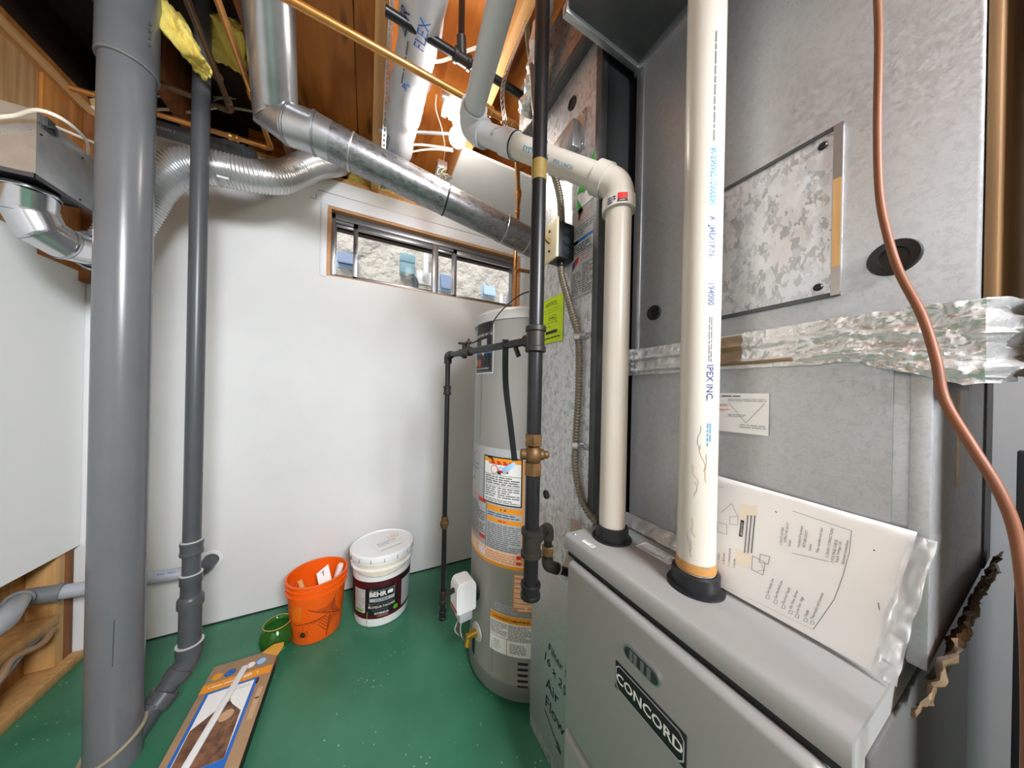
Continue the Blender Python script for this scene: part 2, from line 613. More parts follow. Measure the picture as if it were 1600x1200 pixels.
class Decal:
    """flat print laid onto a surface through a mapping fn(x, y, lift)"""

    def __init__(s, mapping, lift=0.0006, step=0.03):
        s.map, s.g, s.mats, s.lift, s.step, s.lay = mapping, G(), [], lift, step, 0
        s.g.keepn = True

    def _mi(s, m):
        if m not in s.mats:
            s.mats.append(m)
        return s.mats.index(m)

    def up(s):
        s.lay += 1
        return s

    def _h(s):
        return s.lift * (1 + 0.6 * s.lay)

    def rect(s, x0, y0, x1, y1, m):
        n = max(1, int(math.ceil(abs(x1 - x0) / s.step)))
        h = s._h()
        s.g.sheet(lambda u, v: s.map(x0 + (x1 - x0) * u, y0 + (y1 - y0) * v, h), n, 1, s._mi(m))
        return s

    def poly(s, pts, m):
        h = s._h()
        s.g.add([s.map(x, y, h) for x, y in pts], [tuple(range(len(pts)))], s._mi(m))
        return s

    def disc(s, x, y, r, m, n=20, sx=1.0):
        return s.poly([(x + r * sx * math.cos(2 * PI * k / n), y + r * math.sin(2 * PI * k / n)) for k in range(n)], m)

    def line(s, pts, w, m):
        for (ax, ay), (bx, by) in zip(pts, pts[1:]):
            L = math.hypot(bx - ax, by - ay) or 1
            nx, ny = -(by - ay) / L * w / 2, (bx - ax) / L * w / 2
            s.poly([(ax - nx, ay - ny), (bx - nx, by - ny), (bx + nx, by + ny), (ax + nx, ay + ny)], m)
        return s

    def border(s, x0, y0, x1, y1, w, m):
        s.rect(x0, y0, x1, y0 + w, m)
        s.rect(x0, y1 - w, x1, y1, m)
        s.rect(x0, y0, x0 + w, y1, m)
        s.rect(x1 - w, y0, x1, y1, m)
        return s

    def text(s, t, x, y, size, m, rot=0.0, align='l', bold=0.0, sx=1.0):
        vs, fs, w = text2d(t, size, bold)
        ox = {'l': 0, 'c': -w / 2, 'r': -w}[align]
        c, n = math.cos(rot), math.sin(rot)
        h = s._h()
        P = []
        for a, b in vs:
            a = (a + ox) * sx
            P.append(s.map(x + a * c - b * n, y + a * n + b * c, h))
        s.g.add(P, fs, s._mi(m))
        return s

    def words(s, x0, y0, x1, y1, rows, m, th=0.5, fill=1.0, rot=False):
        """rows of fine print too small to read"""
        rh = (y1 - y0) / rows
        for i in range(rows):
            yy = y1 - (i + 0.5) * rh
            x = x0
            end = x0 + (x1 - x0) * (fill if random.random() > 0.3 else fill * random.uniform(0.55, 0.95))
            while x < end:
                w = min(random.uniform(1.2, 4.5) * rh, end - x)
                s.rect(x, yy - rh * th / 2, x + w, yy + rh * th / 2, m)
                x += w + rh * 0.5
        return s

    def build(s, name, parent, label=None):
        return mk(name, s.g, s.mats, parent, sm=False, label=label)


def plane_map(o, ex, ey):
    o, ex, ey = V(o), V(ex).normalized(), V(ey).normalized()
    n = ex.cross(ey)
    return lambda x, y, h: o + ex * x + ey * y + n * h


def cyl_map(c, rfn, phi0):
    """vertical (or tapering) round surface; x runs to the reader's right, y is height above c"""
    c = V(c)

    def f(x, y, h):
        r = (rfn(y) if callable(rfn) else rfn)
        a = phi0 + x / r
        return c + V((math.cos(a) * (r + h), math.sin(a) * (r + h), y))
    return f


def lookphi(c):
    return math.atan2(EYE.y - c[1], EYE.x - c[0])


def screws(name, pts, axis, parent, r=0.0045, m=None):
    for p in pts:
        g = G().lathe([(0, -0.001), (r, -0.001), (r, 0.001), (r * 0.7, 0.003), (0, 0.0032)], p, axis, 10)
        mk(name, g, m or M['galvs'], parent)

# ================================================================== STRUCTURE
WY, LX, WZ, SUB = 1.935, -1.09, 2.39, 2.635
WX0, WX1, WZ0, WZ1 = -0.215, 1.03, 1.838, 2.232      # window opening

struct('floor', G().box(-1.35, 2.2, -2.6, 2.1, -0.1, 0.0), M['floor'])

# back wall with the window hole
g = G()
g.box(-1.35, WX0, WY, WY + 0.12, 0, WZ).box(WX1, 2.2, WY, WY + 0.12, 0, WZ)
g.box(WX0, WX1, WY, WY + 0.12, 0, WZ0).box(WX0, WX1, WY, WY + 0.12, WZ1, WZ)
wb = struct('wall_back', g, M['wall'], sm=False)
mk('joint_crack', G().tube([(WX0 - 0.05, WY - 0.0005, 2.308), (0.2, WY - 0.0005, 2.306), (0.75, WY - 0.0005, 2.31)], 0.0016, 6), M['grey'], wb)
mk('joint_crack', G().tube([at(484, 308, Y=WY), at(494, 311, Y=WY), at(494, 303, Y=WY)], 0.0016, 6), M['grey'], wb)
mk('floor_gap', G().box(LX + 0.03, 1.6, WY - 0.004, WY + 0.001, 0.0005, 0.0065), M['dark'], wb)
# jagged drywall edge in front of the top plate
mk('top_plate', G().box(-1.35, 2.2, WY + 0.015, WY + 0.12, WZ, WZ + 0.035), M['joist'], wb)
# rim board closing the joist space
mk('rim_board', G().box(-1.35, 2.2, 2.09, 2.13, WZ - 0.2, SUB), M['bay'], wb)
for x0, x1 in ((-0.60, -0.44), (-0.30, -0.22), (-0.12, 0.001)):
    mk('rim_block', G().box(x0, x1, 2.045, 2.089, WZ + 0.036, 2.60, 0.002), M['ply'], wb)
# window trim (white) round the opening
g = G()
t = 0.006
g.box(WX0 - 0.035, WX1 + 0.05, WY - t, WY, WZ1 + 0.004, WZ1 + 0.072, 0.002)
g.box(WX0 - 0.035, WX0 - 0.004, WY - t, WY, WZ0 - 0.01, WZ1 + 0.004, 0.002)
g.box(WX1 + 0.004, WX1 + 0.05, WY - t, WY, WZ0 - 0.01, WZ1 + 0.004, 0.002)
struct('trim_1', g, M['trimw'])
# window
w1 = bpy.data.objects.new('window_1', None)
COL.objects.link(w1)
w1.location = ((WX0 + WX1) / 2, WY + 0.06, WZ0)
w1['kind'] = 'structure'
fy = WY + 0.03
mk('liner', G().box(WX0, WX1, WY - 0.004, fy, WZ1 - 0.012, WZ1 + 0.003), M['pine'], w1, label='pine head liner of the window')
for xa in (WX0, WX1 - 0.012):
    mk('liner', G().box(xa - 0.003, xa + 0.015, WY - 0.004, fy, WZ0, WZ1 - 0.012), M['pine'], w1)
mk('liner', G().box(WX0, WX1, WY + 0.001, fy, WZ0 - 0.002, WZ0 + 0.006), M['pine'], w1)
fx0, fx1, fz0, fz1 = WX0 + 0.012, WX1 - 0.012, WZ0 + 0.004, WZ1 - 0.012
g = G()
g.box(fx0, fx1, fy, fy + 0.088, fz1 - 0.034, fz1, 0.002).box(fx0, fx1, fy, fy + 0.088, fz0, fz0 + 0.018, 0.002)
g.box(fx0, fx0 + 0.022, fy, fy + 0.088, fz0, fz1, 0.002).box(fx1 - 0.024, fx1, fy, fy + 0.088, fz0, fz1, 0.002)
g.box(fx0, fx1, fy + 0.012, fy + 0.02, fz1 - 0.05, fz1 - 0.03)
mk('frame', g, M['alum'], w1)


def wx(px):
    return at(px, 420, Y=fy + 0.02).x


def sash(x0, x1, y, wl, wr):
    g = G()
    g.box(x0, x0 + wl, y, y + 0.014, fz0 + 0.016, fz1 - 0.032, 0.0015).box(x1 - wr, x1, y, y + 0.014, fz0 + 0.016, fz1 - 0.032, 0.0015)
    g.box(x0, x1, y, y + 0.014, fz1 - 0.062, fz1 - 0.032, 0.0015).box(x0, x1, y, y + 0.014, fz0 + 0.016, fz0 + 0.03, 0.0015)
    s = mk('sash', g, M['alum'], w1)
    mk('pane', G().box(x0 + wl - 0.002, x1 - wr + 0.002, y + 0.005, y + 0.008, fz0 + 0.028, fz1 - 0.06), M['glass'], s)
    return s


xa, xb, xc = wx(555), wx(679), wx(710)
sash(fx0 + 0.02, xa + 0.012, fy + 0.024, 0.006, 0.024)
s2 = sash(xa - 0.012, xb + 0.018, fy + 0.008, 0.024, 0.02)
mk('latch', G().box(xa - 0.004, xa + 0.006, fy + 0.002, fy + 0.009, 2.01, 2.07, 0.002), M['alumd'], s2)
mk('mullion', G().box(xb - 0.016, xb + 0.022, fy + 0.002, fy + 0.05, fz0, fz1 - 0.02, 0.002), M['alum'], w1)
sash(xb + 0.02, xc + 0.012, fy + 0.024, 0.006, 0.03)
sash(xc - 0.012, fx1 - 0.02, fy + 0.008, 0.026, 0.014)

# left wall: drywall band, boards above, open framing below
wl = struct('wall_left', G().box(LX - 0.012, LX, -2.4, WY - 0.002, 0.492, 1.72), M['wallb'], sm=False)
for y0, y1, m in ((-0.2, 0.84, 'plyl'), (0.85, 1.725, 'plyl'), (1.731, 1.90, 'plank')):
    mk('sheathing_board', G().box(LX - 0.015, LX - 0.001 + (0.006 if m == 'plank' else 0), y0, y1, 1.66, 2.33, 0.002), M[m], wl)
mk('top_plate', G().box(LX - 0.09, LX + 0.02, -2.4, 1.93, 2.33, 2.37, 0.003), M['joist'], wl)
mk('top_plate', G().box(LX - 0.09, LX + 0.006, -2.4, 1.93, 2.372, 2.41, 0.003), M['plank'], wl)
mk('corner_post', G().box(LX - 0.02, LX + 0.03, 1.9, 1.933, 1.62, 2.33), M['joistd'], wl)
mk('sheathing_board', G().box(LX - 0.105, LX - 0.09, -2.4, 1.70, 0.0, 1.66), M['stud'], wl)
mk('sheathing_board', G().box(LX - 0.103, LX - 0.088, 1.706, WY, 0.0, 1.66), M['cavity'], wl)
for y in (0.62, 1.03, 1.44, 1.851):
    mk('stud', G().box(LX - 0.088, LX - 0.013, y, y + 0.038, 0.04, 0.70, 0.002), M['stud'], wl)
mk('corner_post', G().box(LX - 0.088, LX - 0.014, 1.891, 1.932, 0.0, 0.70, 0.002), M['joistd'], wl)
mk('bottom_plate', G().box(LX - 0.088, LX + 0.02, -2.4, 1.93, 0.0, 0.038, 0.003), M['stud'], wl)
mk('blocking', G().box(LX - 0.088, LX - 0.002, 1.48, 1.849, 0.215, 0.253, 0.003), M['stud'], wl)
mk('blocking', G().box(LX - 0.088, LX - 0.016, 1.62, 1.66, 0.04, 0.213, 0.003), M['stud'], wl)
mk('drain_stub', G().tube(smooth([(LX - 0.06, 1.80, 0.24), (LX - 0.02, 1.72, 0.20), (LX - 0.03, 1.6, 0.22)], 6), [0.016] * 13, 10), M['card'], wl)

# right side wall
wr = struct('wall_right', G().box(1.62, 1.72, -2.4, 2.09, 0, SUB), M['grey_wall'], sm=False)
mk('timber_stud', G().box(1.58, 1.619, -0.16, 0.075, 1.36, 2.5, 0.003), M['joist'], wr)

struct('wall_front', G().box(-1.35, 1.72, -1.92, -1.8, 0, SUB), M['wall'], sm=False)
wd = struct('wall_front.001', G().box(0.665, 1.22, -0.17, -0.155, 0, 2.05), M['brownr'], sm=False)  # unseen wall piece added to keep the lamp off the furnace and coil sides
for x in (0.665, 0.92, 1.182):  # studs of the added light-blocking wall
    mk('timber_stud', G().box(x, x + 0.038, -0.154, -0.066, 0.04, 2.05, 0.002), M['brownr'], wd)

# ceiling: subfloor sheets, joists, drywall soffit
ce = struct('ceiling', G().box(-1.35, 2.2, -2.6, 2.13, SUB + 0.02, SUB + 0.04), M['ply'], sm=False)
for i, (x0, x1) in enumerate(((-1.35, -0.402), (-0.398, -0.075), (-0.07, 1.15), (1.155, 2.2))):
    for y0, y1 in ((-2.4, 0.04), (0.045, 2.09)):
        mk('subfloor_sheet', G().box(x0, x1, y0, y1, SUB, SUB + 0.019), M['ply'] if i else M['bay'], ce)  # leftmost sheets carry the painted shade of their bay
for x in (-0.78, -0.38, 0.02, 0.43, 1.25):
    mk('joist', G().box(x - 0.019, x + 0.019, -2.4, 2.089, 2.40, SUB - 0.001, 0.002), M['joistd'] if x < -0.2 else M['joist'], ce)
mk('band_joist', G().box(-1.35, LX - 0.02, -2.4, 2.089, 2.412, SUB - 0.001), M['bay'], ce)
for y in (-1.2, 0.62):
    mk('blocking', G().box(0.449, 0.6, y, y + 0.038, 2.42, SUB - 0.001), M['joist'], ce)
mk('soffit_drywall', G().box(0.40, 1.6, 1.376, WY - 0.002, 2.386, 2.399), M['wall'], ce)

# ================================================================== OUTSIDE THE WINDOW
NY = 3.5
struct('neighbour_wall', G().box(-4, 7, NY, NY + 0.2, -0.5, 7), M['stucco'], sm=False)


def hood(px, py, w, h, m, label, dep=0.12, name='wall_vent'):
    c = at(px, py, Y=NY)
    r = thing(name, label, 'vent', (c.x, NY, c.z - h / 2))
    mk('flange', G().box(c.x - w * .56, c.x + w * .56, NY - 0.012, NY - 0.001, c.z - h * .56, c.z + h * .56, 0.003), M['ventl'], r)
    g = G().prism([(NY - 0.012, c.z + h / 2), (NY - dep * .6, c.z + h * .42), (NY - dep, c.z - h * .4), (NY - dep, c.z - h / 2),
                   (NY - dep + .01, c.z - h / 2), (NY - dep + .02, c.z - h * .3), (NY - 0.02, c.z - h * .3)], 0, c.x - w / 2, c.x + w / 2)
    mk('hood', g, M[m], r, sm=False)
    mk('damper', G().box(c.x - w * .44, c.x + w * .44, NY - dep * .75, NY - dep * .7, c.z - h * .48, c.z - h * .3), M['dark'], r)


hood(543, 409, 0.17, 0.14, 'vent', 'blue-grey hooded wall vent seen through the far left window pane', 0.14)
hood(697, 443, 0.16, 0.19, 'vent', 'blue-grey louvred wall vent beside the centre post of the window', 0.10)
hood(762, 456, 0.16, 0.14, 'ventl', 'small pale blue wall vent seen through the right window pane', 0.09)
c = at(635, 418, Y=NY)
r = thing('meter_box', 'blue-green utility box with dark conduit seen through the window', 'meter box', (c.x, NY, c.z - .5))
mk('box', G().box(c.x - .075, c.x + .075, NY - .11, NY - .001, c.z - .1, c.z + .1, .008), M['meter'], r)
mk('lid', G().box(c.x - .08, c.x + .08, NY - .122, NY - .1, c.z + .02, c.z + .105, .004), M['meter'], r)
mk('conduit', G().tube(fillet([(c.x + .02, NY - .06, c.z - .1), (c.x + .1, NY - .06, c.z - .14), (c.x + .1, NY - .06, c.z - .7)], .05), .03, 12), M['gpipe'], r)
c = at(663, 432, Y=NY)
r = thing('vent_pipe', 'white plastic vent pipe with bent top on white wall plate outdoors', 'pipe', (c.x, NY, c.z - .1))
mk('plate', G().box(c.x - .12, c.x + .12, NY - .02, NY - .001, c.z - .1, c.z + .05, .004), M['white'], r)
mk('pipe', G().tube(fillet([(c.x, NY - .01, c.z - .03), (c.x, NY - .1, c.z - .03), (c.x, NY - .1, c.z + .26), (c.x + .13, NY - .1, c.z + .29)], .07), .03, 14), M['white'], r)
for px, m in ((781, 'meter'), (793, 'meter')):
    c = at(px, 470, Y=NY)
    single('outdoor_riser', G().tube([(c.x, NY - .035, c.z - .5), (c.x, NY - .035, c.z - .02), (c.x, NY - .035, c.z + .08)], [.028, .028, .018], 10), M['white' if px < 790 else 'vent'],
           ['thin white riser pipe against the neighbouring wall, low in the right pane', 'thin grey-blue riser pipe at the right edge of the right pane'][px > 790], 'pipe')

# ================================================================== FURNACE
FX, FY0, FY1, FZ = 0.45, 0.10, 0.564, 0.836
fu = thing('furnace', 'grey gas furnace cabinet with black nameplate and pipes through its top', 'furnace', (0.8, 0.33, 0))
g = G().box(FX + 0.004, 1.19, FY0, FY1, 0, FZ - 0.002, 0.004)
mk('cabinet', g, M['furn'], fu)
mk('side_panel', G().box(0.50, 1.18, FY0 - 0.004, FY0 + 0.001, 0.03, FZ - 0.05, 0.002), M['furnd'], fu)
g = G().prism([(FX - 0.006, FZ - 0.034), (FX - 0.006, FZ - 0.006), (FX + 0.001, FZ + 0.001), (0.66, FZ + 0.001), (0.66, FZ - 0.006), (FX + 0.003, FZ - 0.006),
               (FX + 0.003, FZ - 0.034)], 1, FY0 - 0.003, FY1 + 0.003)
mk('top_panel', g, M['furn'], fu, angle=50)
mk('shadow_gap', G().box(FX - 0.001, FX + 0.006, FY0 + 0.006, FY1 - 0.006, FZ - 0.048, FZ - 0.034), M['dark'], fu)
d1 = mk('door_panel', G().box(FX - 0.020, FX + 0.006, FY0 + 0.012, FY1 - 0.022, 0.40, FZ - 0.046, 0.013, 4), M['furn'], fu)
mk('door_panel', G().box(FX - 0.020, FX + 0.006, FY0 + 0.012, FY1 - 0.022, 0.02, 0.392, 0.013, 4), M['furn'], fu)
dx = FX - 0.0205
# nameplate
yb0, yb1, zb0, zb1 = 0.252, 0.386, 0.632, 0.682
mp = plane_map((dx, yb1, zb0), (0, -1, 0), (0, 0, 1))
bd = mk('nameplate', G().box(dx - 0.002, dx + 0.001, yb0, yb1, zb0, zb1, 0.001), M['black'], d1, label='black nameplate with white lettering')
w, h = yb1 - yb0, zb1 - zb0
dc = Decal(lambda x, y, k: mp(x, y, 0.002 + k))
cc = 0.007
oct_ = [(0.003 + cc, 0.003), (w - 0.003 - cc, 0.003), (w - 0.003, 0.003 + cc), (w - 0.003, h - 0.003 - cc), (w - 0.003 - cc, h - 0.003),
        (0.003 + cc, h - 0.003), (0.003, h - 0.003 - cc), (0.003, 0.003 + cc), (0.003 + cc, 0.003)]
dc.line(oct_, 0.0022, M['lgrey']).text('CONCORD', w / 2, h / 2 - 0.0085, 0.024, M['paper'], align='c', bold=0.02, sx=1.02)
dc.build('lettering', d1)
# sight glass
c = V((dx, 0.330, 0.722))


def slot(cx, y, z, a, b, n=10):
    return [(y + a * sgn + b * math.cos(t), z + b * math.sin(t)) for sgn, t0 in ((1, -PI / 2), (-1, PI / 2)) for t in [t0 + PI * k / n for k in range(n + 1)]]


mk('sight_glass_ring', G().prism(slot(0, c.y, c.z, 0.024, 0.0125), 0, dx - 0.004, dx + 0.001), M['chrome'], d1)
mk('sight_glass', G().prism(slot(0, c.y, c.z, 0.024, 0.0095), 0, dx - 0.0052, dx - 0.003), M['lens'], d1)
for k in (-1.2, -0.3, 0.7, 1.3):
    mk('sight_glass_rib', G().box(dx - 0.0062, dx - 0.005, c.y + k * 0.014 - 0.003, c.y + k * 0.014 + 0.003, c.z - 0.008, c.z + 0.008), M['grey'], d1)
screws('screw', [(FX + 0.014, FY1 - 0.012, FZ + 0.001)], (0, 0, 1), fu, 0.004)
# labels on top
tz = FZ + 0.0012
mp = plane_map((0.458, 0.522, tz), (0, -1, 0), (1, 0, 0))
Decal(mp).rect(0, 0, 0.036, 0.012, M['paper']).up().words(0.002, 0.006, 0.022, 0.011, 3, M['grey']).rect(0.024, 0.002, 0.034, 0.010, M['lgrey']).build('label', fu)
mp = plane_map((0.556, 0.452, tz), (0, -1, 0), (1, 0, 0))
Decal(mp).rect(0, 0, 0.082, 0.038, M['paper']).up().words(0.004, 0.004, 0.066, 0.034, 7, M['grey']).rect(0.068, 0.012, 0.078, 0.03, M['lgrey']).build('label', fu)
PA, PB = V((0.537, 0.504, FZ)), V((0.543, 0.310, FZ))
for P in (PA, PB):
    mk('pipe_grommet', G().lathe([(0.046, 0.001), (0.046, 0.004), (0.038, 0.006), (0.038, 0.030), (0.0345, 0.033), (0.031, 0.033), (0.031, 0.001)], P, (0, 0, 1), 32),
       M['rubber'], fu, label='black rubber collar round a pipe')
# foil strips where the coil box meets the cabinet


def foil_fn(p00, p10, p01, p11, amp, sc, nrm, seed):
    p00, p10, p01, p11, nrm = V(p00), V(p10), V(p01), V(p11), V(nrm).normalized()

    def f(u, v):
        p = p00 * (1 - u) * (1 - v) + p10 * u * (1 - v) + p01 * (1 - u) * v + p11 * u * v
        q = p * sc + V((seed, seed * 2.3, 0))
        k = noise.noise(q) + 0.6 * noise.noise(q * 2.3)
        return p + nrm * (0.0015 + amp * (0.6 + k)) + V((0, 0, 1)) * amp * 0.6 * noise.noise(q * 1.7 + V((5, 0, 0)))
    return f


g = G().sheet(foil_fn((0.618, 0.548, FZ + 0.002), (0.618, 0.098, FZ + 0.002), (0.641, 0.548, FZ + 0.028), (0.641, 0.098, FZ + 0.028), 0.004, 60, (-1, 0, 0.6), 3), 90, 5)
mk('foil_seal', g, M['foil'], fu)
g = G().sheet(foil_fn((0.595, FY0 - 0.010, FZ - 0.042), (1.16, FY0 - 0.010, FZ - 0.042), (0.632, 0.070, FZ + 0.036), (1.20, 0.070, FZ + 0.036), 0.010, 46, (0, -1, 0.2), 9), 110, 14)
mk('foil_seal', g, M['foilb'], fu, label='crumpled tape along the near side of the cabinet')

# ================================================================== EVAPORATOR COIL BOX
CX, CY0, CY1, CZ0, CZ1 = 0.64, 0.080, 0.543, FZ, 1.262
co = thing('coil_cabinet', 'plain galvanised coil box with paper label between furnace and plenum', 'coil cabinet', (0.9, 0.31, FZ))
g = G().box(CX + 0.003, 1.22, CY0, CY1, CZ0 + 0.002, CZ1 - 0.002, 0.002)
mk('case', g, M['galvf'], co)
yA, yB, zA, zB = CY0 + 0.030, CY1 - 0.002, CZ0 + 0.004, CZ1 - 0.004
ym, zm = 0.36, 1.02
g = G().add([(CX, yA, zA), (CX, yB, zA), (CX, yB, zB), (CX, yA, zB), (CX + 0.0022, ym, zm),
             (CX + 0.004, yA, zA), (CX + 0.004, yB, zA), (CX + 0.004, yB, zB), (CX + 0.004, yA, zB)],
            [(0, 1, 4), (1, 2, 4), (2, 3, 4), (3, 0, 4), (0, 1, 6, 5), (1, 2, 7, 6), (2, 3, 8, 7), (3, 0, 5, 8)])
mk('front_panel', g, M['galvf'], co, sm=False)
mk('corner_flange', G().box(CX - 0.003, CX + 0.006, CY0 - 0.001, CY0 + 0.016, CZ0 + 0.004, CZ1 - 0.004, 0.001), M['galvf'], co)
mp = plane_map((CX - 0.0005, 0.338, 1.115), (0, -1, 0), (0, 0, 1))
dc = Decal(mp).rect(0, 0, 0.094, 0.076, M['paper']).up()
dc.words(0.004, 0.068, 0.05, 0.073, 1, M['grey']).words(0.03, 0.060, 0.09, 0.066, 2, M['lgrey']).words(0.03, 0.030, 0.07, 0.036, 2, M['lgrey'])
dc.line([(0.03, 0.058), (0.06, 0.02), (0.088, 0.058)], 0.0006, M['grey']).words(0.01, 0.05, 0.03, 0.055, 2, M['pink']).words(0.012, 0.04, 0.032, 0.045, 2, M['pink'])
dc.words(0.05, 0.01, 0.09, 0.018, 2, M['lgrey'])
dc.build('label', co)
mk('side_tape', G().box(0.82, 0.90, CY0 - 0.002, CY0 + 0.001, 1.05, 1.20), M['foilb'], co)
mk('side_flange', G().box(1.12, 1.22, CY0 - 0.003, CY0, CZ0 + 0.01, CZ1 - 0.02), M['galvx'], co)

# ================================================================== SUPPLY PLENUM
PX, PY0, PY1, PZ0, PZ1 = 0.64, 0.050, 0.543, 1.264, 2.066
pl = thing('supply_plenum', 'tall galvanised supply plenum with screwed access panel above the furnace', 'duct', (0.92, 0.3, PZ0))
mk('body', G().box(PX, 1.20, PY0, PY1, PZ0, PZ1, 0.003), M['galvf'], pl)
mk('corner_seam', G().box(PX - 0.002, PX + 0.004, PY1 - 0.022, PY1 + 0.001, PZ0 + 0.04, PZ1, 0.001), M['galvs'], pl)
mk('side_reflection', G().box(PX + 0.012, 1.19, PY0 - 0.010, PY0 - 0.001, 1.30, PZ1, 0.002), M['brownr'], pl, label='brown sheet painting a wood reflection on the near side of the plenum')  # wood-brown sheet laid on the metal side as a painted reflection
g = G()
g.box(0.40, 1.22, -0.70, PY1 + 0.004, PZ1 + 0.012, 2.385, 0.004)
mk('trunk', g, M['galvx'], pl, label='dull grey trunk duct over the plenum')
g = G().box(PX - 0.006, PX + 0.012, PY0 - 0.004, PY1 + 0.008, PZ1 - 0.012, PZ1 + 0.014, 0.002).box(0.394, PX, PY1 - 0.006, PY1 + 0.010, PZ1 + 0.002, PZ1 + 0.03, 0.002)
mk('drive_cleat', g, M['galvs'], pl)
# access panel
ay0, ay1, az0, az1 = 0.160, 0.386, 1.342, 1.603
ap = mk('access_panel', G().box(PX - 0.004, PX + 0.001, ay0, ay1, az0, az1, 0.001), M['galv'], pl, label='spangled access panel held by screws')
mk('edge_fold', G().box(PX - 0.0062, PX - 0.003, ay0, ay1, az1 - 0.005, az1 + 0.001), M['galvx'], ap)
mk('edge_fold', G().box(PX - 0.0062, PX - 0.003, ay0, ay1, az0 - 0.002, az0 + 0.005), M['galvx'], ap)
mk('side_fold', G().box(PX - 0.0066, PX - 0.003, ay0, ay0 + 0.010, az0, az1), M['galvs'], ap)
mk('rust_patch', G().box(PX - 0.0070, PX - 0.006, ay0 + 0.0005, ay0 + 0.0095, 1.385, 1.52), M['plyl'], ap)
screws('screw', [(PX - 0.0045, ay0 + 0.022, az1 - 0.02), (PX - 0.0045, ay0 + 0.024, az0 + 0.018), (PX - 0.0045, ay1 - 0.02, az1 - 0.02)], (-1, 0, 0), ap, 0.006, M['blackp'])
# test plugs
for y, z, r in ((0.477, 1.392, 0.0175), (0.112, 1.378, 0.0225)):
    mk('test_plug', G().lathe([(0, 0.002), (r * .55, 0.002), (r * .6, 0.005), (r, 0.006), (r * 1.06, 0.003), (r * 1.06, -0.002)], (PX, y, z), (-1, 0, 0), 28),
       M['rubber'], pl, label='round black rubber plug')
# crumpled foil tape belt round the joint
A, B = 0.549, 0.044


def belt(u, v):
    # u along the front from far to near then round the near side; v upward
    fr = 0.72
    if u < fr:
        y = A + (B - A) * (u / fr)
        p = V((PX, y, 0))
        nn = V((-1, 0, 0))
    else:
        s_ = (u - fr) / (1 - fr)
        p = V((PX + 0.005 + 0.54 * s_, B - 0.012 * min(1, s_ * 3), 0))
        nn = V((0, -1, 0))
    lo = 1.238 - 0.020 * max(0, (u - 0.55) / 0.45) - 0.03 * max(0, 1 - abs(u - 0.70) / 0.12)
    hi = 1.306 - 0.012 * max(0, (u - 0.6) / 0.4)
    p.z = lo + (hi - lo) * v
    q = V((p.x * 30 + 3, p.y * 30, p.z * 75))
    near = max(0, min(1, (u - 0.42) / 0.25)) + max(0, 1 - u / 0.06)
    a = 0.0013 + 0.0085 * min(1, near)
    k = noise.noise(q) + 0.6 * abs(noise.noise(q * 2.2)) + 0.3 * noise.noise(q * 4.7)
    ridge = 0.0045 * math.exp(-((v - 0.62) / 0.07) ** 2) + 0.0035 * math.exp(-((v - 0.18) / 0.06) ** 2)
    return p + nn * (0.003 + ridge + a * (0.55 + k)) + V((0, 0, 0.5 * a * noise.noise(q * 1.3 + V((9, 2, 0)))))


mk('foil_tape', G().sheet(belt, 320, 30), M['foil'], pl, label='crumpled shiny foil tape round the joint')
mk('tape_patch', G().sheet(lambda u, v: belt(0.30 + 0.075 * u, 0.22 + 0.72 * v) + V((-0.0012, 0, 0)), 12, 14), M['foilb'], pl)
mk('tape_patch', G().sheet(lambda u, v: belt(0.26 + 0.22 * u, 0.10 + 0.10 * v) + V((-0.0012, 0, 0)), 20, 4), M['foilb'], pl)

# ================================================================== RETURN DUCT
RX, RY0, RY1, RZ = 0.54, 0.573, 0.868, 2.160
rd = thing('return_duct', 'spangled galvanised return air drop beside the water heater', 'duct', (0.85, 0.72, 0))
mk('body', G().box(RX, 1.15, RY0, RY1, 0, RZ, 0.003), M['galv'], rd)
mk('corner_flange', G().box(RX - 0.003, RX + 0.02, RY0 - 0.003, RY0 + 0.018, 0.85, RZ, 0.001), M['galvx'], rd)
mk('dark_side', G().box(RX + 0.02, 1.14, RY0 - 0.003, RY0 + 0.001, 0.85, RZ), M['dark'], rd, label='dark near side')  # near side covered by a near-black sheet
mk('trunk', G().box(0.515, 1.20, 0.555, 1.0, RZ + 0.016, 2.385, 0.004), M['galvd'], rd)
mk('drive_cleat', G().box(RX - 0.030, RX + 0.01, RY0 - 0.012, RY1 + 0.02, RZ - 0.006, RZ + 0.016, 0.002), M['galvx'], rd)
mk('filter_door', G().box(RX - 0.004, RX + 0.001, RY0 + 0.006, RY1 - 0.004, 0.05, 0.62, 0.002), M['galvf'], rd)
for y, z, r in ((0.696, 2.066, 0.018), (0.792, 0.848, 0.0145)):
    mk('test_plug', G().lathe([(0, 0.001), (r * .7, 0.001), (r * .75, 0.004), (r, 0.004), (r, -0.002)], (RX, y, z), (-1, 0, 0), 24), M['rubber'], rd)
# cover plate near the top
cp = mk('cover_plate', G().box(RX - 0.004, RX + 0.001, 0.632, 0.79, 1.888, 1.998, 0.001), M['galvs'], rd)
mk('cover_box', G().box(RX - 0.028, RX - 0.003, 0.655, 0.785, 1.898, 1.978, 0.003), M['galvs'], cp)
screws('screw', [(RX - 0.004, 0.643, 1.988), (RX - 0.004, 0.643, 1.90)], (-1, 0, 0), cp, 0.004)
mk('loop_wire', G().tube(smooth([(RX - 0.028, 0.75, 1.90), (RX - 0.045, 0.74, 1.93), (RX - 0.04, 0.725, 1.90)], 6), 0.0016, 8), M['blackp'], cp)
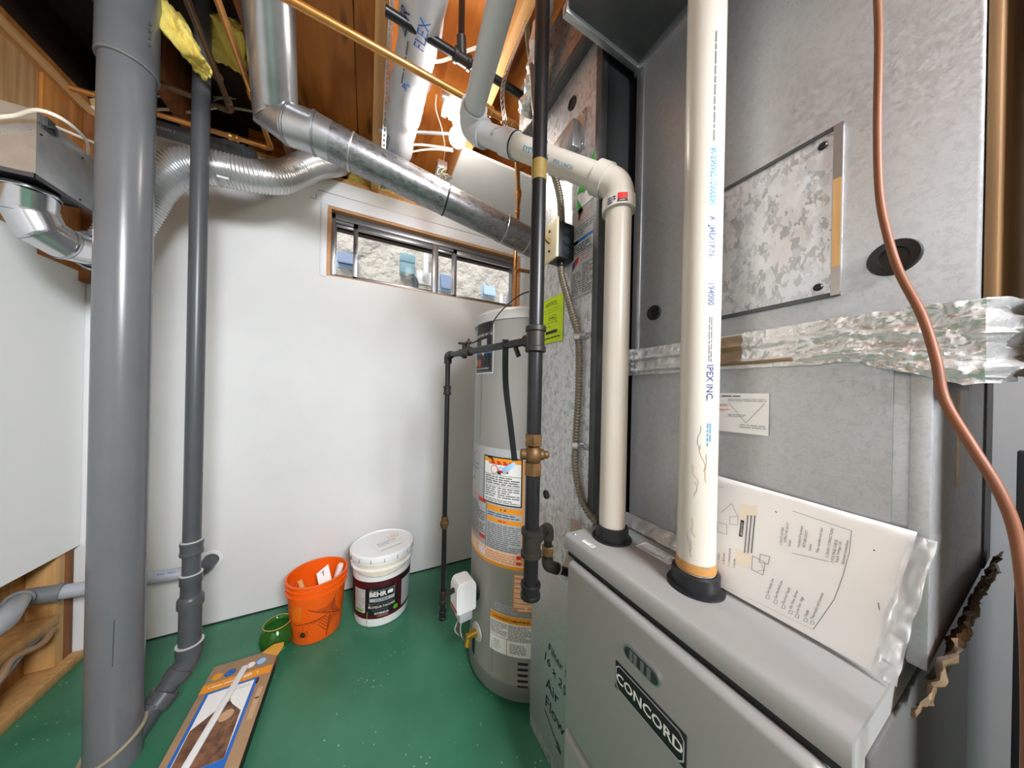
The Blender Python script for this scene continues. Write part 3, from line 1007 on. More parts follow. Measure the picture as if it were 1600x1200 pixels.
# stickers and print
mp = plane_map((RX - 0.0005, 0.684, 1.46), (0, -1, 0), (0, 0, 1))
W, H = 0.098, 0.262
dc = Decal(mp).rect(0, 0, W, H, M['lgrey']).up().border(0.003, 0.003, W - 0.003, H - 0.003, 0.0012, M['grey'])
dc.text('IMPORTANT', W / 2, 0.236, 0.0135, M['pink'], align='c').text('DANGER', W / 2, 0.220, 0.0135, M['pink'], align='c')
dc.rect(0.004, 0.208, W - 0.004, 0.2095, M['black']).words(0.008, 0.178, 0.09, 0.204, 4, M['grey']).rect(0.004, 0.163, W - 0.004, 0.172, M['blue'])
dc.rect(0.004, 0.161, 0.03, 0.172, M['navy']).words(0.006, 0.132, 0.092, 0.158, 4, M['black']).rect(0.004, 0.128, W - 0.004, 0.1295, M['black'])
dc.text('AIR LOU', 0.042, 0.117, 0.0105, M['red']).text('429-427', 0.042, 0.105, 0.0105, M['red'])
dc.poly([(0.006, 0.088), (0.017, 0.096), (0.017, 0.118), (0.006, 0.11)], M['navy']).poly([(0.018, 0.096), (0.033, 0.108), (0.033, 0.125), (0.018, 0.117)], M['red'])
dc.words(0.05, 0.012, 0.092, 0.096, 13, M['grey']).words(0.006, 0.012, 0.044, 0.08, 10, M['grey'])
for pts in ([(0.02, 0.07), (0.034, 0.035), (0.042, 0.008)], [(0.07, 0.068), (0.06, 0.03)], [(0.092, 0.04), (0.088, 0.012)]):
    dc.line(pts, 0.002, M['paper'])
dc.build('instruction_sticker', rd)
mp = plane_map((RX - 0.0005, 0.665, 1.71), (0, -1, 0), (0, 0, 1))
Decal(mp).poly([(0.0, 0.06), (0.088, 0.04), (0.088, 0.15), (0.06, 0.13), (0.02, 0.09)], M['greens']).poly([(0.012, -0.025), (0.03, 0.0), (0.0, 0.05)], M['greens']).build('green_sticker', rd, 'torn green sticker')
# marker handwriting
mp = plane_map((RX - 0.0045, 0.83, 0.10), (0, -1, 0), (0, 0, 1))
for t_, x_, y_, s_, r_ in (('Filter Size', .075, .262, .036, -.12), ('16 x 25 x 1', .055, .215, .040, -.18), ('Air', .065, .135, .052, 0), ('Flow', .065, .075, .052, -.05)):
    Decal(mp).text(t_, x_, y_, s_, M['black'], rot=r_).build('marker_writing', rd)
Decal(mp).line([(0.06, 0.055), (0.15, 0.01)], 0.004, M['black']).line([(0.15, 0.01), (0.13, 0.028)], 0.004, M['black']).line([(0.15, 0.01), (0.125, 0.008)], 0.004, M['black']).build('marker_arrow', rd)
mp = plane_map((RX - 0.0005, 0.70, 0.63), (0, -1, 0), (0, 0, 1))
Decal(mp).poly([(0, 0.01), (0.02, 0.0), (0.09, 0.03), (0.11, 0.12), (0.08, 0.2), (0.04, 0.19), (0.03, 0.1)],
               mat('faint_rust_stain', S(186, 160, 146), 0.5, 0.4, var=0.6, vscale=20, col2=S(160, 158, 156))).build('rust_stain', rd)

# notice card hung on the duct
nc_m = plane_map((RX - 0.004, 0.828, 1.352), (0, -1, 0), (0, 0, 1))
W, H = 0.110, 0.148
nt_ = thing('notice_card', 'fluorescent yellow notice card taped on the return duct', 'card', (RX - 0.004, 0.77, 1.352))
g = G().sheet(lambda u, v: nc_m(W * u, H * v, 0.0015 * math.sin(u * 5)), 8, 1)
g.sheet(lambda u, v: nc_m(W * u, H * v, -0.001 + 0.0015 * math.sin(u * 5)), 8, 1)
mk('card', g, M['lime'], nt_)
dc = Decal(lambda x, y, k: nc_m(x, y, 0.002 + k))
dc.text('NOTICE', 0.018, 0.121, 0.017, M['limed'], bold=0.02).words(0.012, 0.106, 0.098, 0.112, 1, M['limed'], 0.3).words(0.012, 0.098, 0.098, 0.102, 1, M['limed'], 0.3)
dc.border(0.036, 0.073, 0.078, 0.088, 0.0016, M['limed']).words(0.042, 0.077, 0.072, 0.083, 1, M['black']).words(0.012, 0.062, 0.098, 0.068, 1, M['limed'], 0.3)
dc.words(0.012, 0.05, 0.05, 0.056, 1, M['limed'], 0.4).rect(0.022, 0.029, 0.084, 0.039, M['black']).words(0.012, 0.012, 0.1, 0.019, 1, M['black'], 0.6)
dc.border(0.006, 0.005, W - 0.006, H - 0.004, 0.0006, M['limed'])
dc.build('print', nt_)

# switch box on the duct
sb = thing('switch_box', 'black steel switch box with ivory toggle plate on the return duct', 'switch', (0.51, 0.70, 1.578))
bx = mk('box', G().box(0.478, RX - 0.0005, 0.672, 0.728, 1.578, 1.684, 0.004), M['blackp'], sb)
for z, r in ((1.66, 0.0105), (1.632, 0.012), (1.602, 0.012)):
    mk('knockout', G().cyl((0.510, 0.6725, z), (0.510, 0.6705, z), r, 18), M['knock'], sb)
pt = mk('cover_plate', G().box(0.470, 0.478, 0.664, 0.736, 1.573, 1.689, 0.003), M['ivory'], sb)
mk('toggle', G().obox((0.463, 0.700, 1.633), (0.022, 0.009, 0.012), Matrix.Rotation(0.5, 3, 'Y'), 0.002), M['tape'], pt)
screws('screw', [(0.470, 0.70, 1.660), (0.470, 0.70, 1.602)], (-1, 0, 0), pt, 0.004, M['dark'])
for z in (1.574, 1.690):
    mk('cable_clamp', G().cyl((0.512, 0.70, z - 0.008), (0.512, 0.70, z + 0.008), 0.012, 14, 0, 0.002), M['blackp'], sb)


def armoured(name, pts, label, r=0.0112, pitch=0.0085):
    P = resample(smooth(pts, 14), pitch / 4)
    rad = [r * (0.87 + 0.13 * math.cos(2 * PI * i / 4)) for i in range(len(P))]
    return single(name, G().tube(P, rad, 12), M['bx'], label, 'cable', angle=80)


armoured('armoured_cable', [(0.512, 0.70, 1.690), (0.515, 0.72, 1.80), (0.49, 0.757, 1.95), at(838, 180, d=0.9), at(832, 110, d=0.92), at(826, 60, d=0.94), at(824, 10, d=0.95)],
         'steel armoured cable rising from the switch box to the joists')
bxl = armoured('armoured_cable', [(0.512, 0.70, 1.570), (0.514, 0.694, 1.53), (0.524, 0.662, 1.43), (0.5265, 0.630, 1.34), (0.5265, 0.624, 1.20), (0.5265, 0.632, 1.05), (0.5265, 0.630, 0.97), (0.531, 0.602, 0.89), (0.545, 0.557, 0.842)],
               'steel armoured cable clipped down the return duct to the furnace')
for y, z in ((0.6285, 1.345), (0.6275, 1.04)):
    g = G().tube([(RX - 0.001, y + 0.015, z), (RX - 0.022, y + 0.012, z), (RX - 0.0275, y, z), (RX - 0.022, y - 0.012, z), (RX - 0.001, y - 0.015, z), (RX - 0.001, y - 0.036, z)], 0.009, 8, True, 0, 0.25)
    mk('cable_clip', g, M['galvs'], bxl)
    screws('screw', [(RX - 0.003, y - 0.024, z)], (-1, 0, 0), bxl, 0.005)

# crumpled foil collar by the trunk
P = smooth([(0.455, 0.70, 2.392), (0.462, 0.76, 2.31), (0.478, 0.83, 2.23), (0.488, 0.90, 2.185)], 14)


def foil_tube(pts, r, amp, sc, n=26):
    g = G().tube(pts, r, n, True)
    for i, v in enumerate(g.v):
        q = v * sc
        c = min(pts, key=lambda p: (p - v).length_squared)
        d = (v - c)
        if d.length > 1e-6:
            g.v[i] = v + d.normalized() * amp * (noise.noise(q) + .5 * noise.noise(q * 2.1))
    return g


single('foil_wrap', foil_tube(P, 0.026, 0.012, 40), M['foil'], 'crumpled shiny foil sleeve hanging by the top of the return duct', 'foil')

# ================================================================== WATER HEATER
HC, HR, HT = V((0.67, 1.14, 0)), 0.25, 1.515
wh = thing('water_heater', 'tall grey cylindrical gas water heater covered in warning labels', 'water heater', HC)
mk('tank', G().lathe([(HR - 0.004, 0.07), (HR, 0.075), (HR, HT - 0.03), (HR - 0.003, HT - 0.028)], HC, n=72), M['heat'], wh)
mk('top_cap', G().lathe([(HR + 0.004, HT - 0.045), (HR + 0.005, HT - 0.012), (HR - 0.004, HT), (0.0, HT + 0.006)], HC, n=72), M['heatc'], wh)
mk('base_ring', G().lathe([(HR - 0.02, 0.025), (HR + 0.003, 0.025), (HR + 0.004, 0.07), (HR, 0.08)], HC, n=72), mat('base_ring_grey', S(112, 118, 114), 0.4, 0.2), wh)
mk('bottom_pan', G().lathe([(0, 0.026), (HR - 0.02, 0.026)], HC, n=48), M['dark'], wh)
for a in (80, 200, 320):
    p = HC + V((math.cos(math.radians(a)), math.sin(math.radians(a)), 0)) * 0.2
    mk('foot', G().cyl((p.x, p.y, 0), (p.x, p.y, 0.03), 0.02, 14), M['dark'], wh)
HF = lookphi(HC)                       # the direction facing the camera
cm = cyl_map(HC, HR, HF)


def hx(deg):
    return math.radians(deg) * HR


# thin vertical and horizontal sheet seams
mk('seam', Decal(cm).rect(hx(-52.5), 1.0, hx(-52.0), 1.27, M['grey']).rect(hx(-30), 0.10, hx(-29.6), 0.22, M['grey']).g, M['grey'], wh, sm=False)
# name panel
x0, x1, z0, z1 = hx(-67), hx(-35), 1.262, 1.478
dc = Decal(cm).rect(x0, z0, x1, z1, M['paper']).up().rect(x0 + 0.004, z0 + 0.004, x1 - 0.004, z1 - 0.004, M['black']).up()
mid = (x0 + x1) / 2
dc.border(x0 + .008, z0 + .008, x1 - .008, z1 - .008, 0.0012, M['lgrey'])
dc.text('BRADFORD WHITE', mid, z1 - 0.062, 0.0145, M['paper'], align='c').rect(mid - 0.012, z1 - 0.10, mid + 0.03, z1 - 0.075, M['lgrey'])
for k, c in enumerate(('blue', 'blue', 'orangep', 'blue', 'blue')):
    dc.rect(x0 + 0.012 + k * 0.024, z1 - 0.135, x0 + 0.033 + k * 0.024, z1 - 0.108, M[c])
dc.poly([(mid - 0.01, z0 + 0.092), (mid + 0.02, z0 + 0.092), (mid + 0.005, z0 + 0.07)], M['lgrey'])
dc.disc(mid - 0.025, z0 + 0.045, 0.016, M['red']).text('Built to be the Best', mid, z0 + 0.018, 0.0115, M['paper'], align='c')
dc.rect(x0 + 0.01, z0 + 0.034, x0 + 0.024, z0 + 0.062, M['green'])
dc.build('name_panel', wh, 'black name panel with white border')
# big wrap-round warning sheet
x0, x1, z0, z1 = hx(-84), hx(22), 0.515, 0.968
dc = Decal(cm).rect(x0, z0, x1, z1, M['lgrey']).up()
dc.rect(x0, z0, x1, z0 + 0.012, M['orangep']).rect(x0, z0 + 0.012, x1, z0 + 0.06, mat('pale_orange_print', S(240, 206, 168), 0.6))
dc.up().words(hx(-55), z0 + 0.018, hx(20), z0 + 0.054, 4, M['pink'], 0.35).rect(hx(-8), z0 + 0.02, hx(-3), z0 + 0.034, M['red']).rect(hx(-8), z0 + 0.042, hx(-3), z0 + 0.056, M['red'])
dc.rect(hx(-50), z0 + 0.022, hx(-40), z0 + 0.05, M['paper'])
# left column
dc.words(hx(-82), 0.90, hx(-53), 0.96, 3, M['lgrey']).words(hx(-80), 0.86, hx(-54), 0.93, 4, M['grey'], 0.25).words(hx(-80), 0.93, hx(-56), 0.945, 1, M['pink'], 0.3)
dc.disc(hx(-66), 0.82, 0.008, M['grey'], sx=1).words(hx(-80), 0.77, hx(-54), 0.79, 2, mat('olive_print', S(176, 178, 150), 0.6))
dc.rect(hx(-84), 0.756, hx(-40), 0.762, M['pink']).rect(hx(-52), 0.742, hx(-41), 0.756, M['red'])
dc.words(hx(-74), 0.60, hx(-42), 0.735, 14, M['grey']).words(hx(-82), 0.60, hx(-76), 0.73, 8, M['teal'], 0.4)
dc.rect(hx(-50), 0.598, hx(-41), 0.612, M['red']).words(hx(-82), 0.585, hx(-42), 0.60, 2, M['pink'])
dc.rect(hx(-40.2), 0.57, hx(-39.6), 0.748, M['grey'])
# right block under the framed panel
dc.rect(hx(-39), 0.724, hx(-4), 0.744, M['orangep']).rect(hx(-39), 0.682, hx(-4), 0.698, M['orangep']).words(hx(-24), 0.728, hx(-16), 0.74, 1, M['navy']).words(hx(-26), 0.685, hx(-14), 0.695, 1, M['red'])
dc.words(hx(-38), 0.702, hx(-5), 0.720, 2, M['navy'], 0.35).words(hx(-38), 0.576, hx(-5), 0.676, 13, M['grey'], 0.42)
dc.rect(hx(-3.8), 0.54, hx(-2.6), 0.93, M['orangep'])
dc.words(hx(4), 0.56, hx(21), 0.95, 24, M['grey'], 0.4).rect(hx(4), 0.75, hx(21), 0.76, M['pink']).rect(hx(4), 0.62, hx(21), 0.63, M['pink'])
# framed lighting panel
px0, px1, pz0, pz1 = hx(-44), hx(-4.2), 0.752, 0.936
dc.up().rect(px0, pz0, px1, pz1, M['black']).up().rect(px0 + .005, pz0 + .005, px1 - .005, pz1 - .005, M['paper']).up()
dc.rect(px0 + .005, pz1 - .022, px1 - .005, pz1 - .005, M['orangep']).rect(px0 + .03, pz1 - .03, px1 - .045, pz1 - .016, M['red']).rect(px0 + .035, pz1 - .028, px1 - .05, pz1 - .02, M['orangep'])
pc = (px0 + px1) / 2
dc.disc(pc - .03, pz1 - .05, .018, M['pink']).up().disc(pc - .03, pz1 - .05, .014, M['paper']).rect(pc - .005, pz1 - .06, pc + .032, pz1 - .05, M['red'])
dc.poly([(pc - .03, pz1 - .058), (pc + .0, pz1 - .035), (pc + .025, pz1 - .045), (pc, pz1 - .064)], M['lblue'])
dc.up().poly([(px0 + .022, pz1 - .004), (px0 + .046, pz1 - .004), (pc + .004, pz1 - .066), (pc - .012, pz1 - .066)], M['black'])
dc.rect(px0 + .005, pz1 - .071, px1 - .005, pz1 - .0695, M['black']).words(px0 + .012, pz1 - .108, px1 - .01, pz1 - .074, 4, M['black'], 0.4)
dc.rect(px0 + .01, pz1 - .112, px1 - .01, pz1 - .1105, M['black']).words(px0 + .012, pz0 + .026, pc - .02, pz1 - .115, 5, M['grey'], 0.45).words(pc - .012, pz0 + .026, px1 - .01, pz1 - .115, 5, M['grey'], 0.45)
dc.words(px0 + .012, pz0 + .008, px1 - .01, pz0 + .022, 2, M['grey'], 0.45)
dc.build('warning_sheet', wh, 'large printed sheet with orange border wrapped round the tank')
# orange lined label
x0, x1, z0, z1 = hx(-10), hx(22), 0.36, 0.50
dc = Decal(cm).rect(x0, z0, x1, z1, mat('pale_orange_print', S(240, 206, 168))).up()
dc.border(x0, z0, x1, z1, 0.003, M['orangep'])
for k in range(7):
    dc.rect(x0, z0 + 0.02 * k, x1, z0 + 0.02 * k + 0.002, M['orangep'])
dc.words(x0 + .004, z0 + .004, x1, z1 - .004, 7, M['pink'], 0.3)
dc.build('orange_label', wh)
x0, x1 = hx(-28), hx(-6)
Decal(cm).rect(x0, 0.346, x1, 0.376, M['lgrey']).up().border(x0, 0.346, x1, 0.376, 0.001, M['grey']).words(x0 + .004, 0.35, x1 - .004, 0.372, 4, M['grey'], 0.4).build('small_label', wh)
x0, x1, z0, z1 = hx(-32.5), hx(12), 0.186, 0.340
dc = Decal(cm).rect(x0, z0, x1, z1, M['paper']).up().border(x0, z0, x1, z1, .0015, M['grey']).rect(x0 + .002, z1 - .03, x1, z1 - .003, M['orangep'])
dc.up().text('! WARNING COMBUSTIBLES', x0 + .018, z1 - .022, .0115, M['black'], bold=.01).words(x0 + .005, z0 + .07, x0 + .075, z1 - .034, 10, M['grey'], .45).words(x0 + .08, z0 + .06, x1, z1 - .034, 12, M['grey'], .45)
dc.rect(x0, z0 + .062, x1, z0 + .0635, M['grey']).rect(x0 + .075, z0, x0 + .0765, z0 + .062, M['grey']).words(x0 + .02, z0 + .012, x0 + .05, z0 + .05, 5, M['lgrey']).words(x0 + .088, z0 + .012, x0 + .15, z0 + .05, 6, M['grey'], .4)
dc.build('warning_label', wh, 'white label with orange heading')
# burner skirt louvres
for k in range(5):
    z = 0.075 + k * 0.0215
    g = G().sheet(lambda u, v: cm(hx(-5 + 9 * u), z + 0.010 * v, 0.001), 4, 1)
    mk('louvre', g, M['dark'], wh, sm=False)
# brass drain valve
pv = cm(hx(-50), 0.202, 0)
dv = (pv - HC)
dv.z = 0
dv.normalize()
mk('escutcheon', G().lathe([(0.036, 0.001), (0.034, 0.005), (0.014, 0.007), (0, 0.007)], pv, dv, 28), M['heatc'], wh)
v_ = mk('drain_valve', G().cyl(pv, pv + dv * 0.05, 0.013, 14, 0, .002).cyl(pv + dv * .04, pv + dv * .04 + V((-.01, -.01, -.032)), .012, 12, 0, .002).cyl(pv + dv * .03 + V((0, 0, .0)), pv + dv * .03 + V((0, 0, .022)), .007, 10), M['brassb'], wh, label='brass drain valve')
# gas control valve on the front left
gp = HC + V((math.cos(math.radians(186)), math.sin(math.radians(186)), 0)) * HR + V((0, 0, 0.36))
gd = (gp - HC)
gd.z = 0
gd.normalize()
gside = V((-gd.y, gd.x, 0))
R3 = Matrix((gd, gside, V((0, 0, 1)))).transposed()
mk('valve_flange', G().cyl(gp, gp + gd * .012, .032, 24, 0, .003), M['blackp'], wh)


def loc(a, b, c):
    return gp + gd * a + gside * b + V((0, 0, c))


gm = Matrix((gd, gside, V((0, 0, 1)))).transposed().to_4x4()
gm.translation = gp
g = G()
bmv = bmesh.new()
prof = [(.018, -.045), (.018, .055), (.034, .078), (.088, .078), (.10, .06), (.10, -.045)]
n = len(prof)
vv = [bmv.verts.new((a, s_ * .038, c)) for s_ in (-1, 1) for a, c in prof]
bmv.faces.new(vv[:n][::-1])
bmv.faces.new(vv[n:])
for i in range(n):
    bmv.faces.new((vv[i], vv[(i + 1) % n], vv[n + (i + 1) % n], vv[n + i]))
bmesh.ops.bevel(bmv, geom=bmv.edges[:], offset=.005, segments=2, affect='EDGES')
g.bm(bmv, 0, gm)
gv = mk('gas_control', g, M['white'], wh, label='white plastic gas control box')
mk('control_base', G().box(.03, .085, -.03, .03, -.085, -.043, .006, 2, 0, gm), M['lgrey'], gv)
mk('control_stripe', G().box(.029, .087, -.0385, -.0325, -.04, -.03, 0, 2, 0, gm).box(.0985, .1008, -.033, .033, -.035, -.024, 0, 2, 0, gm), M['red'], gv)
mk('control_knob', G().cyl(loc(.06, -.03, -.062), loc(.06, -.040, -.062), .009, 14, 0, .002), M['blackp'], gv)
dcm = lambda x, y, h: loc(.03 + x, -.0385 - h, -.03 + y)
Decal(dcm, 0.0008).words(.006, .01, .05, .06, 5, M['grey'], .3).build('fine_print', gv)
for k, m in enumerate(('lgrey', 'cord', 'lgrey')):
    mk('wire', G().tube(smooth([loc(.045 + .01 * k, -.012, -.085), loc(.06 + .012 * k, -.02, -.14), loc(.045, -.03 - .006 * k, -.2), loc(.012, -.045, -.235), loc(-.01, -.055, -.24)], 8), .0028, 8), M[m], gv)
mk('burner_opening', Decal(cm).rect(hx(-62), .085, hx(-55), .16, M['dark']).g, M['dark'], wh, sm=False)
# fittings on the top
for dx_, dy_ in ((0.06, .12), (-.06, .17)):
    p = HC + V((dx_ + .06, dy_, HT - .01))
    mk('nipple', G().cyl(p, p + V((0, 0, .06)), .012, 14), M['copper'], wh)
    mk('water_pipe', G().tube(fillet([p + V((0, 0, .05)), p + V((0, 0, .32)), p + V((.25, .05, .36))], .04), .0095, 12), M['copper'], wh)

single('wooden_shim', G().box(.585, .70, .83, .866, 0, .022, .004).box(.60, .69, .835, .864, .02, .0245, .003), M['stone'], 'rough brown block on the floor under the front edge of the water heater', 'block')

# ================================================================== GAS PIPING
GX, GY = 0.341, 0.556
gsp = thing('gas_pipe', 'black iron gas riser with brass shut-off valve standing before the water heater', 'pipe', (GX, GY, .75))
GR = .0167


def gz(py):
    return at(830 + (py - 600) * -.021, py, X=GX).z


ztee, zval, zlow, zbot = gz(532), gz(708), gz(842), gz(918)
mk('pipe', G().cyl((GX, GY, zval + .04), (GX, GY, ztee - .02), GR, 24), M['iron'], gsp)
mk('pipe', G().cyl((GX, GY, ztee + .02), (GX, GY, 2.40), GR, 24), M['iron'], gsp)
mk('pipe', G().cyl((GX, GY, zlow + .02), (GX, GY, zval - .04), GR, 24), M['iron'], gsp)
mk('pipe', G().cyl((GX, GY, zbot + .02), (GX, GY, zlow - .02), GR, 24), M['iron'], gsp)
mk('pipe_tape', G().cyl((GX, GY, gz(292)), (GX, GY, gz(262)), GR + .0006, 24), M['tape'], gsp, label='yellowed tape band')
GD = V((.274, 1.084, 0))                    # drop to the heater valve
bdir = (GD - V((GX, GY, 0)))
bdir.z = 0
bdir.normalize()


def tee(name, z, d, r=.0205, L=.03, sub=None, hb=.034):
    g = G().hub((GX, GY, z - L), (GX, GY, z + L), r, .0032).cyl(V((GX, GY, z)), V((GX, GY, z)) + d * hb, r * .8, 20, 0, .001)
    return mk(name, g, M['irong'], gsp)


tee('tee', ztee, bdir)
# brass valve
g = G().hexnut((GX, GY, zval + .020), (GX, GY, zval + .047), .021).hexnut((GX, GY, zval - .047), (GX, GY, zval - .018), .021)
g.sphere((GX, GY, zval), .021, 16, 10, (1, 1, 1.15))
vl = mk('shut_off_valve', g, M['brass'], gsp, angle=30, label='dull brass shut-off valve')
side = V((CR.x, CR.y, 0)).normalized()
mk('valve_body', G().cyl(V((GX, GY, zval)) - side * .030, V((GX, GY, zval)) + side * .026, .0125, 16, 0, .003).cyl(V((GX, GY, zval)) + side * .024, V((GX, GY, zval)) + side * .036, .009, 12, 0, .003), M['brass'], vl)
d2 = (V((.425, .612, 0)) - V((GX, GY, 0))).normalized()
tee('tee', zlow, d2, .021, .032)
mk('cap', G().hub((GX, GY, zbot - .012), (GX, GY, zbot + .022), .0205, .0025), M['iron'], gsp)
# branch to furnace
e0 = V((.425, .612, zlow - .006))
e1 = V((.425, .612, zlow - .105))
e2 = V((.515, .603, zlow - .150))
mk('branch_pipe', G().cyl(V((GX, GY, zlow)) + d2 * .03, e0, .0107, 16), M['iron'], gsp)
mk('elbow', G().tube(fillet([e0 - d2 * .03, e0, e0 - V((0, 0, .03))], .02), .0150, 16), M['irong'], gsp)
mk('branch_pipe', G().cyl(e0 - V((0, 0, .025)), e1, .0107, 16), M['iron'], gsp)
mk('pipe_union', G().hexnut(e0 - V((0, 0, .062)), e0 - V((0, 0, .048)), .0165).cyl(e0 - V((0, 0, .070)), e0 - V((0, 0, .060)), .0145, 16), M['brass'], gsp)
mk('elbow', G().tube(fillet([e1 + V((0, 0, .02)), e1, e1 + (e2 - e1).normalized() * .032], .02), .0150, 16), M['irong'], gsp)
mk('branch_pipe', G().tube([e1, e2, (.53, .566, zlow - .158)], .0107, 16), M['iron'], gsp)
mk('elbow_ring', G().cyl(e1 + (e2 - e1).normalized() * .034, e1 + (e2 - e1).normalized() * .037, .0155, 16), M['cement'], gsp)
# branch to water heater
b0 = V((GX, GY, ztee))
b1 = V((GD.x, GD.y, at(707, 552, X=GD.x).z))
BR = .0100
mk('branch_pipe', G().cyl(b0 + bdir * .03, b1, BR, 18), M['iron'], gsp)
mk('elbow', G().tube(fillet([b1 - (b1 - b0).normalized() * .03, b1, b1 - V((0, 0, .032))], .02), .0145, 16), M['irong'], gsp)
zc1, zu = at(702, 610, X=GD.x).z, at(703, 829, X=GD.x).z
zend = .335
mk('drop_pipe', G().cyl((GD.x, GD.y, zend), b1, BR * .92, 16), M['iron'], gsp)
mk('coupling', G().hub((GD.x, GD.y, zc1 - .017), (GD.x, GD.y, zc1 + .017), .0128, .002), M['irong'], gsp)
mk('pipe_union', G().hexnut((GD.x, GD.y, zu - .018), (GD.x, GD.y, zu + .002), .0165).cyl((GD.x, GD.y, zu - .026), (GD.x, GD.y, zu + .02), .0128, 16, 0, .002), M['brass'], gsp)
zt = gp.z + .04
mk('tee', G().hub((GD.x, GD.y, zt - .025), (GD.x, GD.y, zt + .025), .0128, .002).cyl((GD.x, GD.y, zt), loc(.095, 0.0, .04), .0095, 14), M['irong'], gsp)
mk('drip_cap', G().hub((GD.x, GD.y, zend - .02), (GD.x, GD.y, zend + .015), .0128, .002), M['iron'], gsp)
# small shut-off lever and bracket on the branch
q = b0.lerp(b1, .72)
qd = (b1 - b0).normalized()
v2 = mk('cock', G().cyl(q - qd * .03, q + qd * .03, .014, 8, 0, .002).cyl(q - V((0, 0, .02)), q + V((0, 0, .028)), .009, 12), M['irong'], gsp)
mk('lever', G().bar(q + V((0, 0, .03)) - side * .022, q + V((0, 0, .03)) + side * .012, .008, .006, bev=.001), M['iron'], v2)
q3 = b0.lerp(b1, .16)
mk('bracket', G().bar(q3 - V((0, 0, .004)), q3 + side * .012 - V((0, 0, .034)), .012, .012, bev=.002), M['iron'], gsp)
# ground wire with clamp
gw = thing('ground_wire', 'thin black wire with clamp rising from the gas branch pipe', 'wire', q)
pw = b0.lerp(b1, .66)
mk('clamp', G().cyl(pw - qd * .012, pw + qd * .012, .0155, 10).cyl(pw + V((0, 0, .01)), pw + V((0, 0, .042)), .004, 8).box(pw.x - .008, pw.x + .008, pw.y - .005, pw.y + .005, pw.z + .03, pw.z + .035), M['irong'], gw)
mk('wire', G().tube(smooth([pw + V((0, 0, .024)), at(762, 524, d=.93), at(775, 496, d=.95), at(800, 470, d=1.0), at(822, 457, d=1.05), at(850, 452, d=1.1)], 10), .0024, 8), M['black'], gw)
# strap tag hung on the branch
st = thing('hanging_tag', 'black strap looped over the gas branch with small blue printed tag', 'tag', q3)
q4 = b0.lerp(b1, .24)
dn = at(803, 722, d=.80)


def ribbon(pts, w, wd, t=.0012):
    P = smooth(pts, 8)
    g = G()
    wd = V(wd).normalized() * w / 2
    vs = []
    for p in P:
        vs += [p - wd, p + wd]
    nrm = V((0, -1, 0)) * t
    vs2 = [v + nrm for v in vs]
    fs = []
    m = len(vs)
    for i in range(len(P) - 1):
        a = 2 * i
        fs += [(a, a + 1, a + 3, a + 2), (m + a, m + a + 2, m + a + 3, m + a + 1), (a, a + 2, m + a + 2, m + a), (a + 1, m + a + 1, m + a + 3, a + 3)]
    return g.add(vs + vs2, fs)


off = V((-.454, -.891, 0)) * .012
mk('strap', ribbon([q4 + off + V((0, 0, .012)), at(790, 600, d=.775), at(797, 660, d=.785), at(804, 720, d=.80)], .016, side), M['blackp'], st)
p1 = [at(786, 741, d=.815), at(806, 722, d=.805), at(806, 728, d=.805), at(788, 741, d=.82), at(790, 727, d=.81)]
g = G()
b_ = [at(784, 732, d=.812), at(803, 722, d=.806), at(807, 727, d=.806), at(787, 742, d=.812)]
g.add(b_ + [p + V((.454, .891, 0)) * .0015 for p in b_], [(0, 1, 2, 3), (7, 6, 5, 4), (0, 4, 5, 1), (1, 5, 6, 2), (2, 6, 7, 3), (3, 7, 4, 0)])
mk('tag', g, M['lblue'], st, sm=False)

# ================================================================== VENT PIPES
VR = .0302
va = thing('vent_pipe', 'white plastic vent pipe from furnace top with elbow to the ceiling', 'pipe', PA + V((0, 0, .01)))
ze = at(950, 322, X=PA.x).z
E1 = V((PA.x, PA.y, at(952, 303, X=PA.x).z))
E2 = at(733, 200, d=.90)
E3 = at(768, 62, d=.68)
E3b = E3 + (E3 - E2).normalized() * .35
mk('pipe', G().cyl(PA + V((0, 0, .004)), E1 - V((0, 0, .05)), VR, 36), M['cream'], va)
dA = (E2 - E1).normalized()


def elbow(p, d_in, d_out, leg, r, name, m, parent, lip=.004):
    """pipe elbow: d_in points along travel into the corner, d_out away"""
    d_in, d_out = V(d_in).normalized(), V(d_out).normalized()
    pts = fillet([p - d_in * leg, p, p + d_out * leg], leg * .72, 10)
    g = G().tube(pts, r, 32)
    e = mk(name, g, m, parent, angle=50)
    for a, b in ((p - d_in * (leg + .006), p - d_in * (leg - .026)), (p + d_out * (leg - .026), p + d_out * (leg + .006))):
        mk('hub', G().lathe([(r - .004, 0), (r + lip, 0), (r + lip, (b - a).length), (r - .002, (b - a).length)], a, b - a, 32), m, e)
    return e


ea = elbow(E1, (0, 0, 1), dA, .060, .0345, 'elbow', M['cream'], va)
